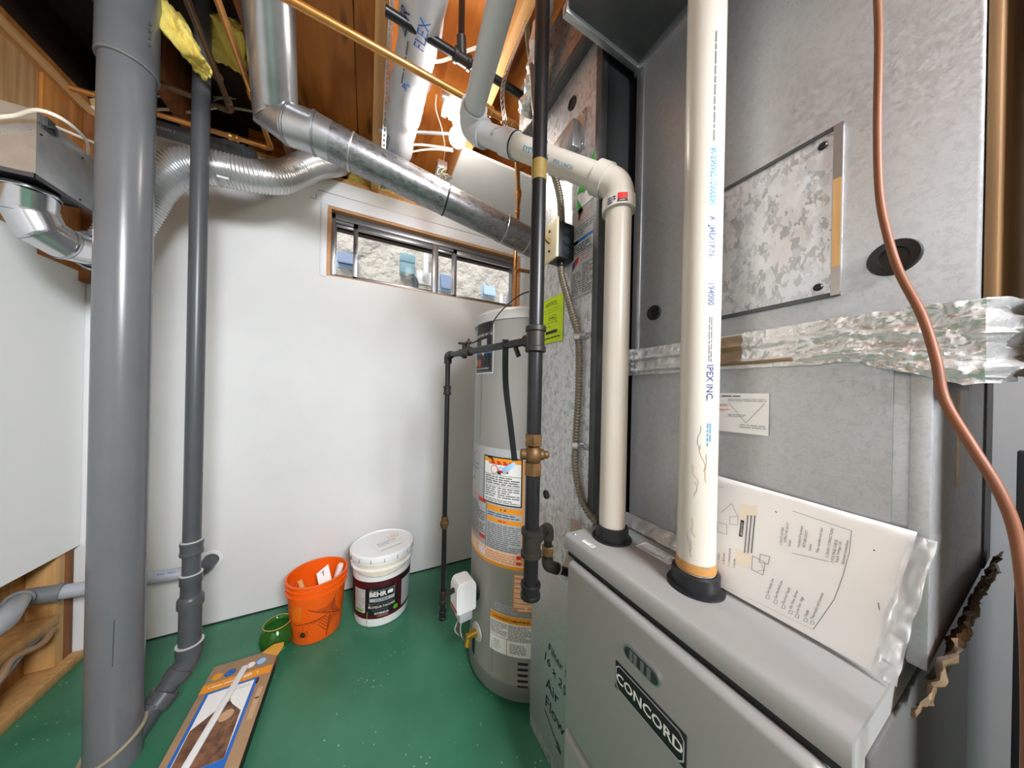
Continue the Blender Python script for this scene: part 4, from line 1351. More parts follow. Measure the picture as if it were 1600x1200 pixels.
# printed sticker on the lower hub
mpE = cyl_map((PA.x, PA.y, E1.z - .066), .0388, lookphi(PA))
Decal(mpE, .0006, .006).rect(hx(0) - .002, .004, .020, .024, M['red']).up().rect(-.002, .004, .020, .0095, M['black']).text('system', .001, .0055, .0045, M['paper']).words(-.026, .004, -.006, .02, 3, M['navy']).build('sticker', ea)
P1, P2 = E1 + dA * .05, E1 + dA * (.66 * (E2 - E1).length)
mk('pipe', G().cyl(P1, P2, VR, 36), M['cream'], va)
mk('pipe', G().cyl(P2, E2 - dA * .05, VR, 36), M['ventgrey'], va)
mk('coupling', G().lathe([(VR, 0), (VR + .005, .001), (VR + .005, .055), (VR, .058)], P2 - dA * .02, dA, 32), M['ventgrey'], va)
mk('coupling_edge', G().lathe([(VR + .0052, 0), (VR + .0056, .001), (VR + .0056, .005), (VR + .0052, .006)], P2 - dA * .021, dA, 32), M['rubber'], va)
# text along the sloping pipe
sd = dA.cross(V((0, 0, 1))).normalized()
vw = ((EYE - P1.lerp(P2, .5)) - dA * (EYE - P1.lerp(P2, .5)).dot(dA)).normalized()


def tube_map(p, d, v, r):
    p, d, v = V(p), V(d), V(v)
    u_ = v.cross(d)       # text runs along +d; "up" is u_

    def f(x, y, h):
        a = y / r
        return p + d * x + (v * math.cos(a) + u_ * math.sin(a)) * (r + h)
    return f


tm = tube_map(P1.lerp(P2, .78), -dA, vw, VR)
Decal(tm, .0005).text('SYSTEM 636', 0, -.004, .018, M['teal'], bold=.02).build('lettering', va)
Decal(tm, .0005).text('IPEX 2 INCH', .11, -.004, .012, M['teal']).build('lettering', va)
elbow(E2, dA, (E3 - E2), .066, .0345, 'elbow', M['ventgrey'], va)
mk('pipe', G().cyl(E2 + (E3 - E2).normalized() * .05, E3b, VR, 36), M['ventgrey'], va)

vb = thing('vent_pipe', 'straight white plastic intake pipe with blue lettering nearest the camera', 'pipe', PB + V((0, 0, .01)))
mk('pipe', G().cyl(PB + V((0, 0, .004)), PB + V((0, 0, 1.17)), VR + .0005, 40), M['cream'], vb)
mk('glue_ring', G().lathe([(VR + .0006, .034), (VR + .002, .036), (VR + .0018, .044), (VR + .0006, .052)], PB, n=40), M['amber'], vb)
elbow(PB + V((0, 0, 1.19)), (0, 0, 1), (-.9, -.45, 0), .05, .0345, 'elbow', M['cream'], vb)
mk('pipe', G().cyl(PB + V((0, 0, 1.19)) + V((-.9, -.45, 0)).normalized() * .045, PB + V((0, 0, 1.19)) + V((-.9, -.45, 0)).normalized() * .45, VR, 32), M['cream'], vb)
phB = lookphi(PB)


def vmap(x, y, h):          # reading downwards; y to the reader's right round the pipe
    a = phB + math.radians(30) + y / VR
    return V((PB.x + math.cos(a) * (VR + .0005 + h), PB.y + math.sin(a) * (VR + .0005 + h), PB.z + 1.02 - x))


def vz(py):
    return PB.z + 1.02 - at(1105, py, X=PB.x).z


dc = Decal(vmap, .0005)
for t_, py, sz in (('M-2909251S006EM-', 250, .0125), ('A  JMEX1P/N:', 350, .0125), ('194000', 450, .0135), ('IPEX INC.', 572, .0150), ('SYST', 880, .0135)):
    Decal(vmap, .0005).text(t_, vz(py), -.005, sz, M['teal'] if py > 600 or py == 250 else M['navy'], bold=.015).build('lettering', vb)
for a_, b_2, y0_, y1_, rw, mm in ((500, 568, -.004, .003, 2, 'grey'), (80, 240, -.004, .001, 1, 'grey'), (660, 695, -.004, .004, 2, 'teal')):
    Decal(vmap, .0005).words(vz(a_), y0_, vz(b_2), y1_, rw, M[mm], .5).build('fine_print', vb)
sc_ = Decal(lambda x, y, h: cyl_map((PB.x, PB.y, 0), VR + .0005, phB)(x, y, h), .0005)
for k in range(9):
    x_, y_ = random.uniform(-.02, .018), random.uniform(.92, 1.14)
    pts = [(x_, y_)]
    for j in range(4):
        pts.append((pts[-1][0] + random.uniform(-.003, .005), pts[-1][1] - random.uniform(.004, .014)))
    sc_.line(pts, .0006, M['amber'] if k % 2 else M['grey'])
sc_.build('scuff_marks', vb)


# perforated hanger straps
def strap(name, pts, w, label, wd):
    P = resample(smooth(pts, 8), .009)
    wd = V(wd).normalized()
    g = G()
    for a, b in zip(P, P[1:]):
        for s_ in (-1, 1):
            g.bar(a + wd * s_ * w * .36, b + wd * s_ * w * .36, w * .28, .0012)
    for i, p in enumerate(P):
        if i % 2 == 0:
            d_ = (P[min(i + 1, len(P) - 1)] - P[max(i - 1, 0)]).normalized()
            g.bar(p - d_ * .003, p + d_ * .003, w, .0013)
    return single(name, g, M['galvs'], label, 'strap', sm=False)


sm_ = E1.lerp(E2, .80)
jn = V((0.45, sm_.y + .02, 2.42))
strap('hanger_strap', [jn, sm_ + V((.03, 0, .18)), sm_ + V((.036, -.012, .03)), sm_ + V((.0, -.036, .0)), sm_ + V((-.02, -.028, -.028))], .014,
      'perforated steel strap hanging the white vent pipe from a joist', side)
strap('hanger_strap', [(0.047, .55, 2.392), (.047, .9, 2.392), (.047, 1.2, 2.388), (.047, 1.34, 2.34), (.045, 1.39, 2.20), (.045, 1.38, 2.08), (.045, 1.33, 2.035)], .016,
      'perforated steel strap running down the joist to the round duct', (1, 0, 0))

# ================================================================== DRAIN STACK (left)
SK = V((-.683, 1.347, 0))
SR = .0572
ds = thing('drain_stack', 'thick grey plastic drain stack standing at the left', 'pipe', SK)
mk('pipe', G().cyl(SK, SK + V((0, 0, 2.634)), SR, 56), M['greypipe'], ds)
zh = at(190, 108, d=.89).z
mk('coupling', G().lathe([(SR, 0), (SR + .005, .001), (SR + .006, .008), (SR + .0055, .42), (SR, .43)], SK + V((0, 0, zh)), n=56), M['greypipe'], ds, label='wide coupling at the top')
mk('coupling_edge', G().lathe([(SR + .0005, -.002), (SR + .006, -.001), (SR + .0066, .003), (SR + .0058, .005)], SK + V((0, 0, zh)), n=56), M['midpipe'], ds)
# print marks and scratches
sp_ = cyl_map(SK, SR + .0058, lookphi(SK))
dc = Decal(sp_, .0006)
for k in range(4):
    z_ = zh + .07 + k * .022
    dc.line([(.036, z_), (.044, z_ + .006), (.038, z_ + .012)], .0015, M['black'])
dc.build('ink_marks', ds)
dc = Decal(cyl_map(SK, SR, lookphi(SK)), .0006)
dc.line([(-.006, .34), (-.0045, .48)], .0012, M['black']).line([(-.012, .20), (-.004, .23)], .001, M['grey']).line([(.012, .14), (.006, .18), (.008, .2)], .001, M['grey'])
dc.build('scratches', ds)
# strap round the foot of the stack
ring = []
for k in range(33):
    a = 2 * PI * k / 32
    ring.append(SK + V((math.cos(a) * (SR + .005), math.sin(a) * (SR + .005), .075 + .028 * math.cos(a - .6))))
mk('foot_strap', G().tube(ring, .0055, 10, False), M['stone2'], ds, label='beige strap round the foot')

# branch drain
bp = V((-.563, 1.463, 0))
dz = lambda py: at(305, py, d=1.048).z
bd_ = thing('branch_drain', 'dark grey branch drain with stepped couplings left of the cardboard box', 'pipe', (bp.x, bp.y, .05))
zr = dz(942)
mk('pipe', G().cyl(bp + V((0, 0, zr)), bp + V((0, 0, 2.634)), .0242, 32), M['darkpipe'], bd_)
BRr = .0300
mk('coupling', G().hub(bp + V((0, 0, dz(866))), bp + V((0, 0, dz(845))), .0300, .0015), M['darkpipe'], bd_)
mk('pipe_rim', G().lathe([(.0245, 0), (.031, .0), (.031, .003), (.0245, .003)], bp + V((0, 0, dz(845))), n=32), M['cement'], bd_)
g = G().lathe([(.0245, 0), (.0295, .001), (.0295, .022), (.0275, .03), (.0268, .05), (.0275, .055)], bp + V((0, 0, dz(900) - .055 + .05)), n=32)
z1, z2, z3, z4 = dz(946), dz(934), dz(912), dz(896)
g = G().lathe([(.030, z1), (.0355, z1 + .001), (.0355, z2), (.033, z2 + .006), (.0275, z2 + .012), (.027, z3), (.0300, z3 + .004), (.0300, z4), (.0245, z4 + .001)], bp, n=36)
mk('reducer', g, M['darkpipe'], bd_, angle=40)
mk('pipe_rim', G().lathe([(.0245, z4), (.0305, z4), (.0305, z4 + .0025), (.0245, z4 + .003)], bp, n=32), M['cement'], bd_)
zel = dz(1022)
mk('pipe', G().cyl(bp + V((0, 0, zel + .02)), bp + V((0, 0, z1 + .004)), BRr, 32), M['darkpipe'], bd_)
wj = V((SK.x + .03, SK.y + .055, .055))
bo = bp + V((0, 0, zel - .015))
do = (wj - bo).normalized()
eb = elbow(bo, (0, 0, -1), do, .052, .0330, 'elbow', M['darkpipe'], bd_, .0035)
mk('pipe_rim', G().lathe([(.030, 0), (.037, 0), (.037, .003), (.030, .003)], bo + V((0, 0, .056)), n=32), M['cement'], bd_)
mk('pipe', G().cyl(bo + do * .04, wj, BRr, 28), M['darkpipe'], bd_)
mk('coupling', G().hub(bo + do * .088, bo + do * .135, .0355, .002), M['darkpipe'], bd_)
mk('wye', G().lathe([(.034, 0), (.038, .002), (.038, .04), (.034, .042)], SK + V((.058, .062, .085)), (.5, .55, .65), 28).tube([SK + V((.02, .02, .03)), SK + V((.06, .064, .1))], .033, 24), M['darkpipe'], bd_)

# horizontal light grey waste pipe
hA, hB = at(308, 892, Y=1.855), at(72, 929, d=1.095)
hC_ = at(12, 962, d=.885)
hp = thing('waste_pipe', 'light grey waste pipe crossing low behind the drain stack', 'pipe', (hA.x, hA.y, .25))
hd = (hA - hB).normalized()
mk('pipe', G().cyl(hB, hA, .0262, 28), M['lightpipe'], hp)
hE = V((hA.x + .022, WY - .003, hA.z + .008))
mk('elbow', G().tube(fillet([hA - hd * .02, hA + hd * .018, hE], .03), .0300, 28), M['darkpipe'], hp)
mk('wall_ring', G().lathe([(.031, 0), (.046, .001), (.044, .007), (.031, .008)], hE, (0, -1, 0), 32), M['white'], hp)
hF = hB - hd * .055
d45 = (hC_ - hF).normalized()
mk('elbow', G().tube(fillet([hB + hd * .035, hF, hF + d45 * .06], .045), .0305, 28), M['midpipe'], hp)
mk('elbow_ring', G().lathe([(.0305, 0), (.0335, .001), (.0335, .014), (.0305, .015)], hB + hd * .022, hd, 28).lathe([(.0305, 0), (.0335, .001), (.0335, .012), (.0305, .013)], hF + d45 * .052, d45, 28), M['midpipe'], hp)
mk('pipe', G().tube(fillet([hF + d45 * .04, hC_ + d45 * .14, hC_ + d45 * .14 + V((0, -1.6, .03))], .08), .0262, 28), M['lightpipe'], hp)
tmh = tube_map(hB.lerp(hA, .62), hd, ((EYE - hA) - hd * (EYE - hA).dot(hd)).normalized(), .0262)
Decal(tmh, .0006).text('XFR  IPEX', 0.03, .004, .013, M['blue']).build('lettering', hp)
single('rusty_cable', G().tube(smooth([(LX - .02, 1.83, .208), (LX + .0, 1.72, .212), (LX + .03, 1.52, .165), (LX + .04, 1.30, .105), (LX + .035, 1.05, .06)], 8), .009, 10), M['midpipe'],
       'dark cable through the wall blocking low at the left', 'cable')
single('twine', G().tube(smooth([(LX + .012, 1.80, .222), (LX + .022, 1.74, .208), (LX + .012, 1.66, .225), (LX + .024, 1.60, .200), (LX + .012, 1.55, .188)], 8), .010, 8), M['card'],
       'twisted brown cloth caught on the wall blocking at the left', 'cloth')

# ================================================================== REGISTER BOOT, ELBOW, FLEX DUCT
rb = thing('register_boot', 'sheet steel register box on the boarded top of the left wall', 'duct box', (-.97, 1.45, 1.773))
bx0, bx1, by0, by1, bz0, bz1 = LX + .01, -.850, 1.340, 1.530, 1.778, 1.958
g = G()
g.add([(bx0, by0, bz0), (bx1, by0, bz0), (bx1, by1, bz0), (bx0, by1, bz0), (bx0, by0, bz1), (bx1, by0, bz1), (bx1, by1, bz1), (bx0, by1, bz1)],
      [(0, 1, 5, 4), (1, 2, 6, 5), (2, 3, 7, 6), (3, 0, 4, 7), (4, 5, 6, 7)])
mk('shell', g, M['galvs'], rb, sm=False)
mk('underside', G().box(bx0, bx1 - .004, by0 + .004, by1 - .004, bz0 + .006, bz0 + .010), M['galvx'], rb)
g = G().box(bx1 - .014, bx1 + .0015, by0 - .0015, by0, bz0, bz1).box(bx1, bx1 + .0015, by0, by0 + .008, bz0, bz1)
mk('corner_lap', g, M['galvs'], rb)
mk('bottom_flange', G().box(bx0, bx1, by0, by0 + .002, bz0 - .012, bz0).box(bx1 - .002, bx1, by0, by1, bz0 - .012, bz0), M['galvx'], rb)
screws('screw', [(bx1 + .0005, by0 + .03, bz1 - .03), (bx1 + .0005, by1 - .045, bz1 - .03), (bx1 + .0005, by0 + .012, bz1 - .06), (bx1 + .0005, by1 - .05, bz0 + .01)], (1, 0, 0), rb, .003, M['dark'])
screws('screw', [(bx1 - .06, by0 - .0005, bz1 - .09), (bx1 - .10, by0 - .0005, bz1 - .10), (bx1 - .008, by0 - .0015, bz1 - .06)], (0, -1, 0), rb, .003)
mk('bracket', G().box(bx1, bx1 + .004, by0 + .025, by0 + .05, bz1 - .035, bz1 + .004, .001).tube(smooth([(bx1 + .003, by0 + .02, bz1 - .03), (bx1 + .012, by0 + .035, bz1 - .018), (bx1 + .003, by0 + .055, bz1 - .03)], 5), .003, 8), M['galvx'], rb)

# adjustable elbow in gores
eS = at(46, 292, Z=1.776)
ER = .0520
eP = [eS, at(45, 326, d=.875), at(64, 360, d=.895), at(98, 380, d=.935), at(138, 391, d=1.0)]
el = thing('duct_elbow', 'shiny steel jointed elbow under the register box', 'duct', eP[1])


def gore(p, q, dp, dq, r0, r1, n=36):
    """one cylindrical segment cut by two inclined planes"""
    p, q, dp, dq = V(p), V(q), V(dp).normalized(), V(dq).normalized()
    ax = (q - p).normalized()
    a = V((0, 0, 1)) if abs(ax.z) < .9 else V((1, 0, 0))
    e1 = (a - ax * a.dot(ax)).normalized()
    e2 = ax.cross(e1)
    vs = []
    for c, nrm, r in ((p, dp, r0), (q, dq, r1)):
        for j in range(n):
            an = 2 * PI * j / n
            o = e1 * math.cos(an) * r + e2 * math.sin(an) * r
            t_ = -o.dot(nrm) / max(.2, ax.dot(nrm))
            vs.append(c + o + ax * t_)
    return G().add(vs, [(j, (j + 1) % n, n + (j + 1) % n, n + j) for j in range(n)])


def gored(parent, P, r, m, lip=.0022, first=None, bead='bead'):
    D = [(P[i + 1] - P[i]).normalized() for i in range(len(P) - 1)]
    for i in range(len(P) - 1):
        d0 = D[i] if i == 0 else (D[i - 1] + D[i])
        d1_ = D[i] if i == len(D) - 1 else (D[i] + D[i + 1])
        mk('gore', gore(P[i], P[i + 1], d0, d1_, r, r * .985), m, parent)
        if i:
            nrm = d0.normalized()
            g = gore(P[i] - nrm * .003, P[i] + nrm * .003, nrm, nrm, r + lip, r + lip)
            mk(bead, g, m, parent)
            g2 = gore(P[i] + nrm * .008, P[i] + nrm * .0095, nrm, nrm, r + .0008, r + .0008)
            mk('crease', g2, M['galvx'], parent)


gored(el, eP, ER, M['steel'])
mk('collar', G().lathe([(ER + .001, 0), (ER + .004, .002), (ER + .004, .010), (ER + .001, .012)], eS - V((0, 0, .022)), n=36), M['steel'], el)
mk('end_band', gore(eP[-1] - (eP[-1] - eP[-2]).normalized() * .012, eP[-1] + (eP[-1] - eP[-2]).normalized() * .03, eP[-1] - eP[-2], eP[-1] - eP[-2], ER + .001, ER + .001), M['steel'], el)

ed = (eP[-1] - eP[-2]).normalized()
fP = [eP[-1] + ed * .01, eP[-1] + ed * .06 + V((.0, 0, .012)), at(215, 330, Y=1.63), at(243, 287, Y=1.62), at(285, 262, Y=1.62), at(335, 263, Y=1.62), at(400, 276, Y=1.63), at(445, 276, Y=1.67), at(488, 258, Y=1.75), at(522, 254, Y=1.88), at(540, 252, Y=2.02)]
P = resample(smooth(fP, 24), .0029)
rr_ = [.0625 + .0028 * math.cos(2 * PI * i / 4) for i in range(len(P))]
fd = thing('flex_duct', 'silver corrugated flexible duct looping along the top of the white wall', 'duct', P[len(P) // 3])
mk('corrugated_hose', G().tube(P, rr_, 40, False), M['flex'], fd, angle=85)
c_ = at(348, 277, Y=1.555)
mk('label', G().box(c_.x - .018, c_.x + .018, c_.y - .001, c_.y, c_.z - .004, c_.z + .004), M['paper'], fd)

# ================================================================== ROUND GALVANISED DUCT
RR = .0665
rP0 = at(424, 66, d=.93)
rC1, rC2, rC3 = at(431, 172, d=1.045), at(455, 196, d=1.06), at(494, 210, d=1.085)
rE = at(838, 384, d=1.53)
dup = (rP0 - rC1).normalized()
top = rP0 + dup * ((2.585 - rP0.z) / dup.z)
gd_ = thing('round_duct', 'mottled round galvanised duct crossing the window corner from a jointed elbow', 'duct', (rC3.x, rC3.y, rC3.z - .06))
gored(gd_, [rC1 + dup * .02, rC1 - dup * .012, rC2, rC3 - (rE - rC3).normalized() * .004, rC3 + (rE - rC3).normalized() * .05], RR + .002, M['duct'], .0035)
rd_ = (rE - rC3).normalized()
mk('upper_section', G().cyl(rC1 - dup * .0, top, RR, 48), M['duct'], gd_)
L_ = (rE - rC3).length
mk('section', G().cyl(rC3 + rd_ * .045, rC3 + rd_ * L_ * .50, RR, 48), M['galvd'], gd_)
mk('section', G().cyl(rC3 + rd_ * L_ * .49, rC3 + rd_ * L_ * .80, RR - .0015, 48), M['galvd'], gd_)
mk('section', G().cyl(rC3 + rd_ * L_ * .78, rE + rd_ * .30, RR + .0005, 48), M['galvd'], gd_)
for f_, m in ((.115, 'galvs'), (.5, 'dark'), (.80, 'galvs'), (.93, 'galvs')):
    mk('joint_band', G().lathe([(RR, 0), (RR + .0022, .0015), (RR + .0022, .006), (RR, .0075)], rC3 + rd_ * L_ * f_, rd_, 48), M[m], gd_)
eX = rE + rd_ * .29
mk('end_elbow', G().tube(fillet([eX - rd_ * .02, eX + rd_ * .02, eX + rd_ * .02 + V((0, -.30, -.02))], .1), RR, 36), M['galvd'], gd_)
screws('screw', [rC1 + dup * .012 + V((-.455, -.89, 0)) * RR * .98 + side * .03, rC3 + rd_ * L_ * .09 + V((-.455, -.89, -.1)) * RR], (-.455, -.89, 0), gd_, .004)

# ================================================================== WHITE SLEEVED FLEX DUCT BETWEEN JOISTS
sP = smooth([(.125, .60, 2.385), (.13, .95, 2.35), (.118, 1.25, 2.355), (.112, 1.48, 2.37), (.125, 1.68, 2.47), (.13, 1.9, 2.53), (.13, 2.07, 2.54)], 12)
sd_ = thing('insulated_flex_duct', 'white plastic sleeved flexible duct with blue lettering between the joists', 'duct', (.11, 1.3, 2.27))
g = G().tube(sP, .064, 32, True)
for i, v in enumerate(g.v):
    c = min(sP, key=lambda p: (p - v).length_squared)
    d_ = v - c
    if d_.length > .01:
        k = noise.noise(V((v.x * 9, v.y * 26, v.z * 9))) * .006 + noise.noise(v * 11) * .006
        v2_ = v + d_.normalized() * k
        v2_.x = max(.043, min(.407, v2_.x))
        g.v[i] = v2_
mk('sleeve', g, M['sleeve'], sd_)


def smap(x, y, h):           # x runs toward the camera end (-Y), y across the underside
    yy = 1.32 - x
    z = min(sP, key=lambda p: abs(p.y - yy))
    a = -PI / 2 - y / .069
    return V((z.x + math.cos(a) * (.070 + h), yy, z.z + math.sin(a) * (.070 + h)))


dc = Decal(smap, .002)
for t_, x_, y_, s_, m_, r_ in (('FLEX', .36, -.012, .045, 'blue', -.1), ('ZER', .36, .045, .045, 'navy', -.1), ('4"', .20, .03, .042, 'blue', -1.3), ('FLEX', -.16, .012, .03, 'blue', 0),
                            ('4"', -.25, .045, .032, 'blue', -1.3), ('thermaflex', -.15, .05, .028, 'navy', -.05)):
    Decal(smap, .002).text(t_, x_, y_, s_, M[m_], rot=r_, sx=.85).build('lettering', sd_)
for k in range(7):
    r_ = .006 + .0055 * k
    dc.line([(.25 + r_ * math.cos(a_ / 12 * PI * 1.2 + PI * .65), -.06 + r_ * math.sin(a_ / 12 * PI * 1.2 + PI * .65)) for a_ in range(13)], .0013, M['navy'])
dc.words(.22, .03, .36, .04, 1, M['grey'], .5)
dc.build('printed_rings', sd_)

# ================================================================== OVERHEAD SMALL PIPES AND CABLES


def pipe(name, pts, r, m, label, cat='pipe', fil=.03, fits=(), fm=None, n=14, elb=True):
    pts = [V(p) for p in pts]
    r_ = thing(name, label, cat, min(pts, key=lambda p: p.z))
    mk('tube', G().tube(fillet(pts, fil), r, n), m, r_)
    if elb:
        for i in range(1, len(pts) - 1):
            a, b, c = pts[i - 1], pts[i], pts[i + 1]
            e = fil * 1.3
            q_ = fillet([b + (a - b).normalized() * e, b, b + (c - b).normalized() * e], fil)
            mk('elbow', G().tube(q_, r * 1.22, n), fm or m, r_)
    for p, d_, L in fits:
        p, d_ = V(p), V(d_).normalized()
        mk('fitting', G().hub(p - d_ * L / 2, p + d_ * L / 2, r * 1.3, r * .14), fm or m, r_)
    return r_


c1a, c1b = at(590, 76, Y=.95), at(806, 196, Y=.955)
cd = (c1b - c1a).normalized()
pipe('copper_pipe', [c1a - cd * .5, c1b, (.66, 1.27, c1b.z - .01), (.715, 1.385, c1b.z - .03), (.77, 1.50, c1b.z - .12), (.77, 1.52, 1.55)], .0110, M['copper'],
     'bright copper water pipe crossing in front of the white sleeved duct', fits=((c1a.lerp(c1b, .93), cd, .05), (c1a.lerp(c1b, .77), cd, .03), (V((.655, 1.26, c1b.z - .0095)), V((.155, .315, 0)), .03)))
i1, i2 = at(682, 66, Z=2.30), at(832, 160, Z=2.30)
id_ = (i2 - i1).normalized()
ip = thing('iron_pipe', 'black iron pipe with tee high under the joists', 'pipe', i1)
mk('tube', G().cyl(i1 - id_ * .15, i2 + id_ * .12, .0130, 16), M['iron'], ip)
q5 = at(722, 92, Z=2.30)
mk('tee', G().hub(q5 - id_ * .03, q5 + id_ * .03, .0180, .003).cyl(q5, q5 + V((-.01, -.02, .05)), .016, 14, 0, .002), M['irong'], ip)
mk('riser', G().cyl(q5 + V((-.01, -.02, .05)), q5 + V((-.01, -.02, .333)), .0107, 14), M['iron'], ip)
mk('coupling', G().hub(q5 + id_ * .042, q5 + id_ * .085, .0165, .002), M['galvs'], ip)
# left group of old copper
cz = 2.29
a1, a2, a3 = at(319, 66, Z=cz), at(362, 174, Z=cz), at(236, 126, Z=cz)
pipe('copper_pipe', [a1 - (a2 - a1).normalized() * .4, a2, a3 + (a3 - a2).normalized() * .1], .0098, M['copperd'],
     'dull copper pipe turning a corner beside the yellow insulation', fits=((a2.lerp(a3, .35), a3 - a2, .04), (a2.lerp(a1, .12), a1 - a2, .03), (a2.lerp(a1, .55), a1 - a2, .012)))
b1_, b2_, b3_ = at(366, 72, Z=2.25), at(424, 232, Z=2.25), at(238, 178, Y=at(424, 232, Z=2.25).y)
pipe('copper_pipe', [b1_ - (b2_ - b1_).normalized() * .4, b2_, b3_ - V((.2, 0, 0))], .0095, M['copper'],
     'golden copper pipe running beside the round duct elbow', fits=((b2_.lerp(b3_, .35), b3_ - b2_, .035), (b2_.lerp(b1_, .6), b1_ - b2_, .03)))
t1, t2 = at(232, 196, Y=1.80), at(392, 243, Y=1.80)
td = (t2 - t1).normalized()
dg = thing('dark_waste_pipe', 'dark grey waste pipe over the silver flexible duct', 'pipe', t2)
mk('tube', G().cyl(t1 - td * .04, t2 + td * .02, .030, 24), M['darkpipe'], dg)
mk('coupling', G().hub(t1.lerp(t2, .72), t1.lerp(t2, .96), .034, .002), M['darkpipe'], dg)
tms = tube_map(t1.lerp(t2, .06), td, ((EYE - t1) - td * (EYE - t1).dot(td)).normalized(), .030)
Decal(tms, .0006).text('ABS DWV 2', 0, .0, .014, M['lgrey']).build('lettering', dg)


def cable(pts, label, r=.0042, name='cable', m='cable', flat=.6):
    g = G().tube(smooth(pts, 10), r, 8, True, 0, flat)
    return single(name, g, M[m], label, 'cable')


cable([at(225, 172, Y=1.86), at(262, 171, Y=1.86), at(300, 175, Y=1.85), at(340, 168, Y=1.85), at(385, 172, Y=1.86), at(440, 186, Y=1.88)],
      'thick white cable sagging behind the small grey drain at ceiling height', .0065)
for k, (ya, yb, yc) in enumerate(((136, 138, 147), (150, 152, 150), (158, 153, 158))):
    cable([at(240, ya - 8, Y=1.93), at(318, ya, Y=1.93), at(352, yb, Y=1.92), at(395, yc, Y=1.93), at(425, yc + 8, Y=1.95)],
          ['topmost of the thin white cables in the dark joist space', 'middle one of the thin white cables in the dark joist space', 'lowest of the thin white cables in the dark joist space'][k], .0045)
g = G().box(*[v for c in [at(325, 148, Y=1.90)] for v in (c.x - .02, c.x + .02, c.y - .012, c.y + .0, c.z - .06, c.z + .06)], .004)
single('cable_bracket', g, M['blackp'], 'black bracket holding the white cables in the joist space', 'bracket')
for k, (y_, r_) in enumerate(((146, .0046), (157, .0046))):
    cable([at(100, y_ - 4, d=1.25), at(126, y_, d=1.25), at(160, y_ - 2, d=1.26), at(215, y_ + 1, d=1.32)], ['upper white cable beside the drain stack under the left joists', 'lower white cable beside the drain stack under the left joists'][k], r_)
cable([at(-40, 188, d=.76), at(0, 183, d=.77), at(25, 180, d=.78), at(58, 172, d=.78), at(92, 183, d=.80), at(120, 203, d=.84), at(136, 222, d=.90), at(138, 240, d=.95)],
      'white cable arching over the steel register box', .0052)
cable([at(84, 197, d=.93), at(104, 205, d=.96), at(130, 216, d=1.0), at(150, 224, d=1.05)], 'short pale cable behind the register box', .0045)
emt = single('conduit', G().tube([at(592, 203, Z=2.378), at(706, 209, Z=2.378)], .0075, 12), M['galvs'], 'thin steel conduit crossing below the white sleeved duct to the lamp', 'conduit')
cable([at(585, 252, Z=2.36), at(618, 232, Z=2.36), at(655, 226, Z=2.37), at(708, 233, Z=2.375)], 'upper white cable curving to the lamp', .0055)
cable([at(595, 250, Z=2.36), at(640, 238, Z=2.36), at(675, 233, Z=2.37), at(708, 236, Z=2.375)], 'lower white cable running to the lamp', .0045)
cable([at(660, 96, Z=2.36), at(690, 95, Z=2.35), at(722, 82, Z=2.35), at(745, 74, Z=2.37)], 'white cable crossing behind the black iron pipe', .006)
cable([at(682, 148, Z=2.38), at(681, 170, Z=2.36), at(690, 200, Z=2.35), at(695, 230, Z=2.35), at(693, 255, Z=2.37)], 'fine white wire hanging beside the lamp', .0018, 'wire')

# electrical box with loose wires
jb = at(690, 262, Z=2.385)
j_ = thing('junction_box', 'open steel junction box with loose wires below the lamp', 'electrical box', (jb.x, jb.y, 2.34))
mk('box', G().box(jb.x - .03, jb.x + .02, jb.y - .045, jb.y + .045, 2.352, 2.392, .003), M['galvs'], j_)
mk('cover', G().obox((jb.x + .03, jb.y + .03, 2.345), (.03, .10, .004), Matrix.Rotation(.3, 3, 'Z'), .001), M['steel'], j_)
for k in range(6):
    a_ = k * 1.05
    p_ = V((jb.x, jb.y - .01, 2.354))
    mk('wire', G().tube(smooth([p_, p_ + V((.02 * math.cos(a_), .025 * math.sin(a_), -.02)), p_ + V((.032 * math.cos(a_ + .6), .04 * math.sin(a_ + .6), -.012)), p_ + V((.02 * math.cos(a_ + 1.4), .05 * math.sin(a_ + 1.4), -.004))], 6), .0017, 6),
       M['ivory' if k % 3 else 'cable'], j_)
cb = at(702, 152, Z=2.385)
cc_ = thing('wire_connector', 'small steel bracket with white connectors beside the lamp holder', 'connector', (cb.x, cb.y, 2.33))
mk('bracket', G().box(cb.x - .03, cb.x + .05, cb.y - .012, cb.y + .012, 2.37, 2.398, .002), M['galvs'], cc_)
for k in range(2):
    mk('connector', G().box(cb.x - .02 + k * .03, cb.x + .0 + k * .03, cb.y + .0, cb.y + .055, 2.345, 2.372, .003), M['white'], cc_)

# bare lamp
LB = at(715, 215, d=1.2)
lm = thing('ceiling_lamp', 'glowing bare bulb in a white holder by the grey vent elbow', 'lamp', (LB.x, LB.y, LB.z - .04))
mk('bulb', G().lathe([(0, -.036), (.018, -.032), (.031, -.019), (.0355, 0), (.031, .018), (.021, .036), (.015, .052), (.0135, .062)], LB, n=28), M['bulb'], lm)
mk('lamp_base', G().lathe([(.0135, .060), (.014, .062), (.014, .075)], LB, n=20), M['galvs'], lm)
mk('lamp_holder', G().lathe([(.019, .062), (.024, .064), (.027, .085), (.05, .105), (.058, .112), (.058, .124), (0, .124)], LB, n=32), M['porcelain'], lm)
mk('octagon_box', G().cyl(LB + V((0, 0, .122)), V((LB.x, LB.y, max(2.40, LB.z + .15))), .052, 8), M['galvs'], lm)
mk('mounting_bar', G().box(LB.x - .02, .412, LB.y - .012, LB.y + .012, 2.398, 2.408), M['galvs'], lm)


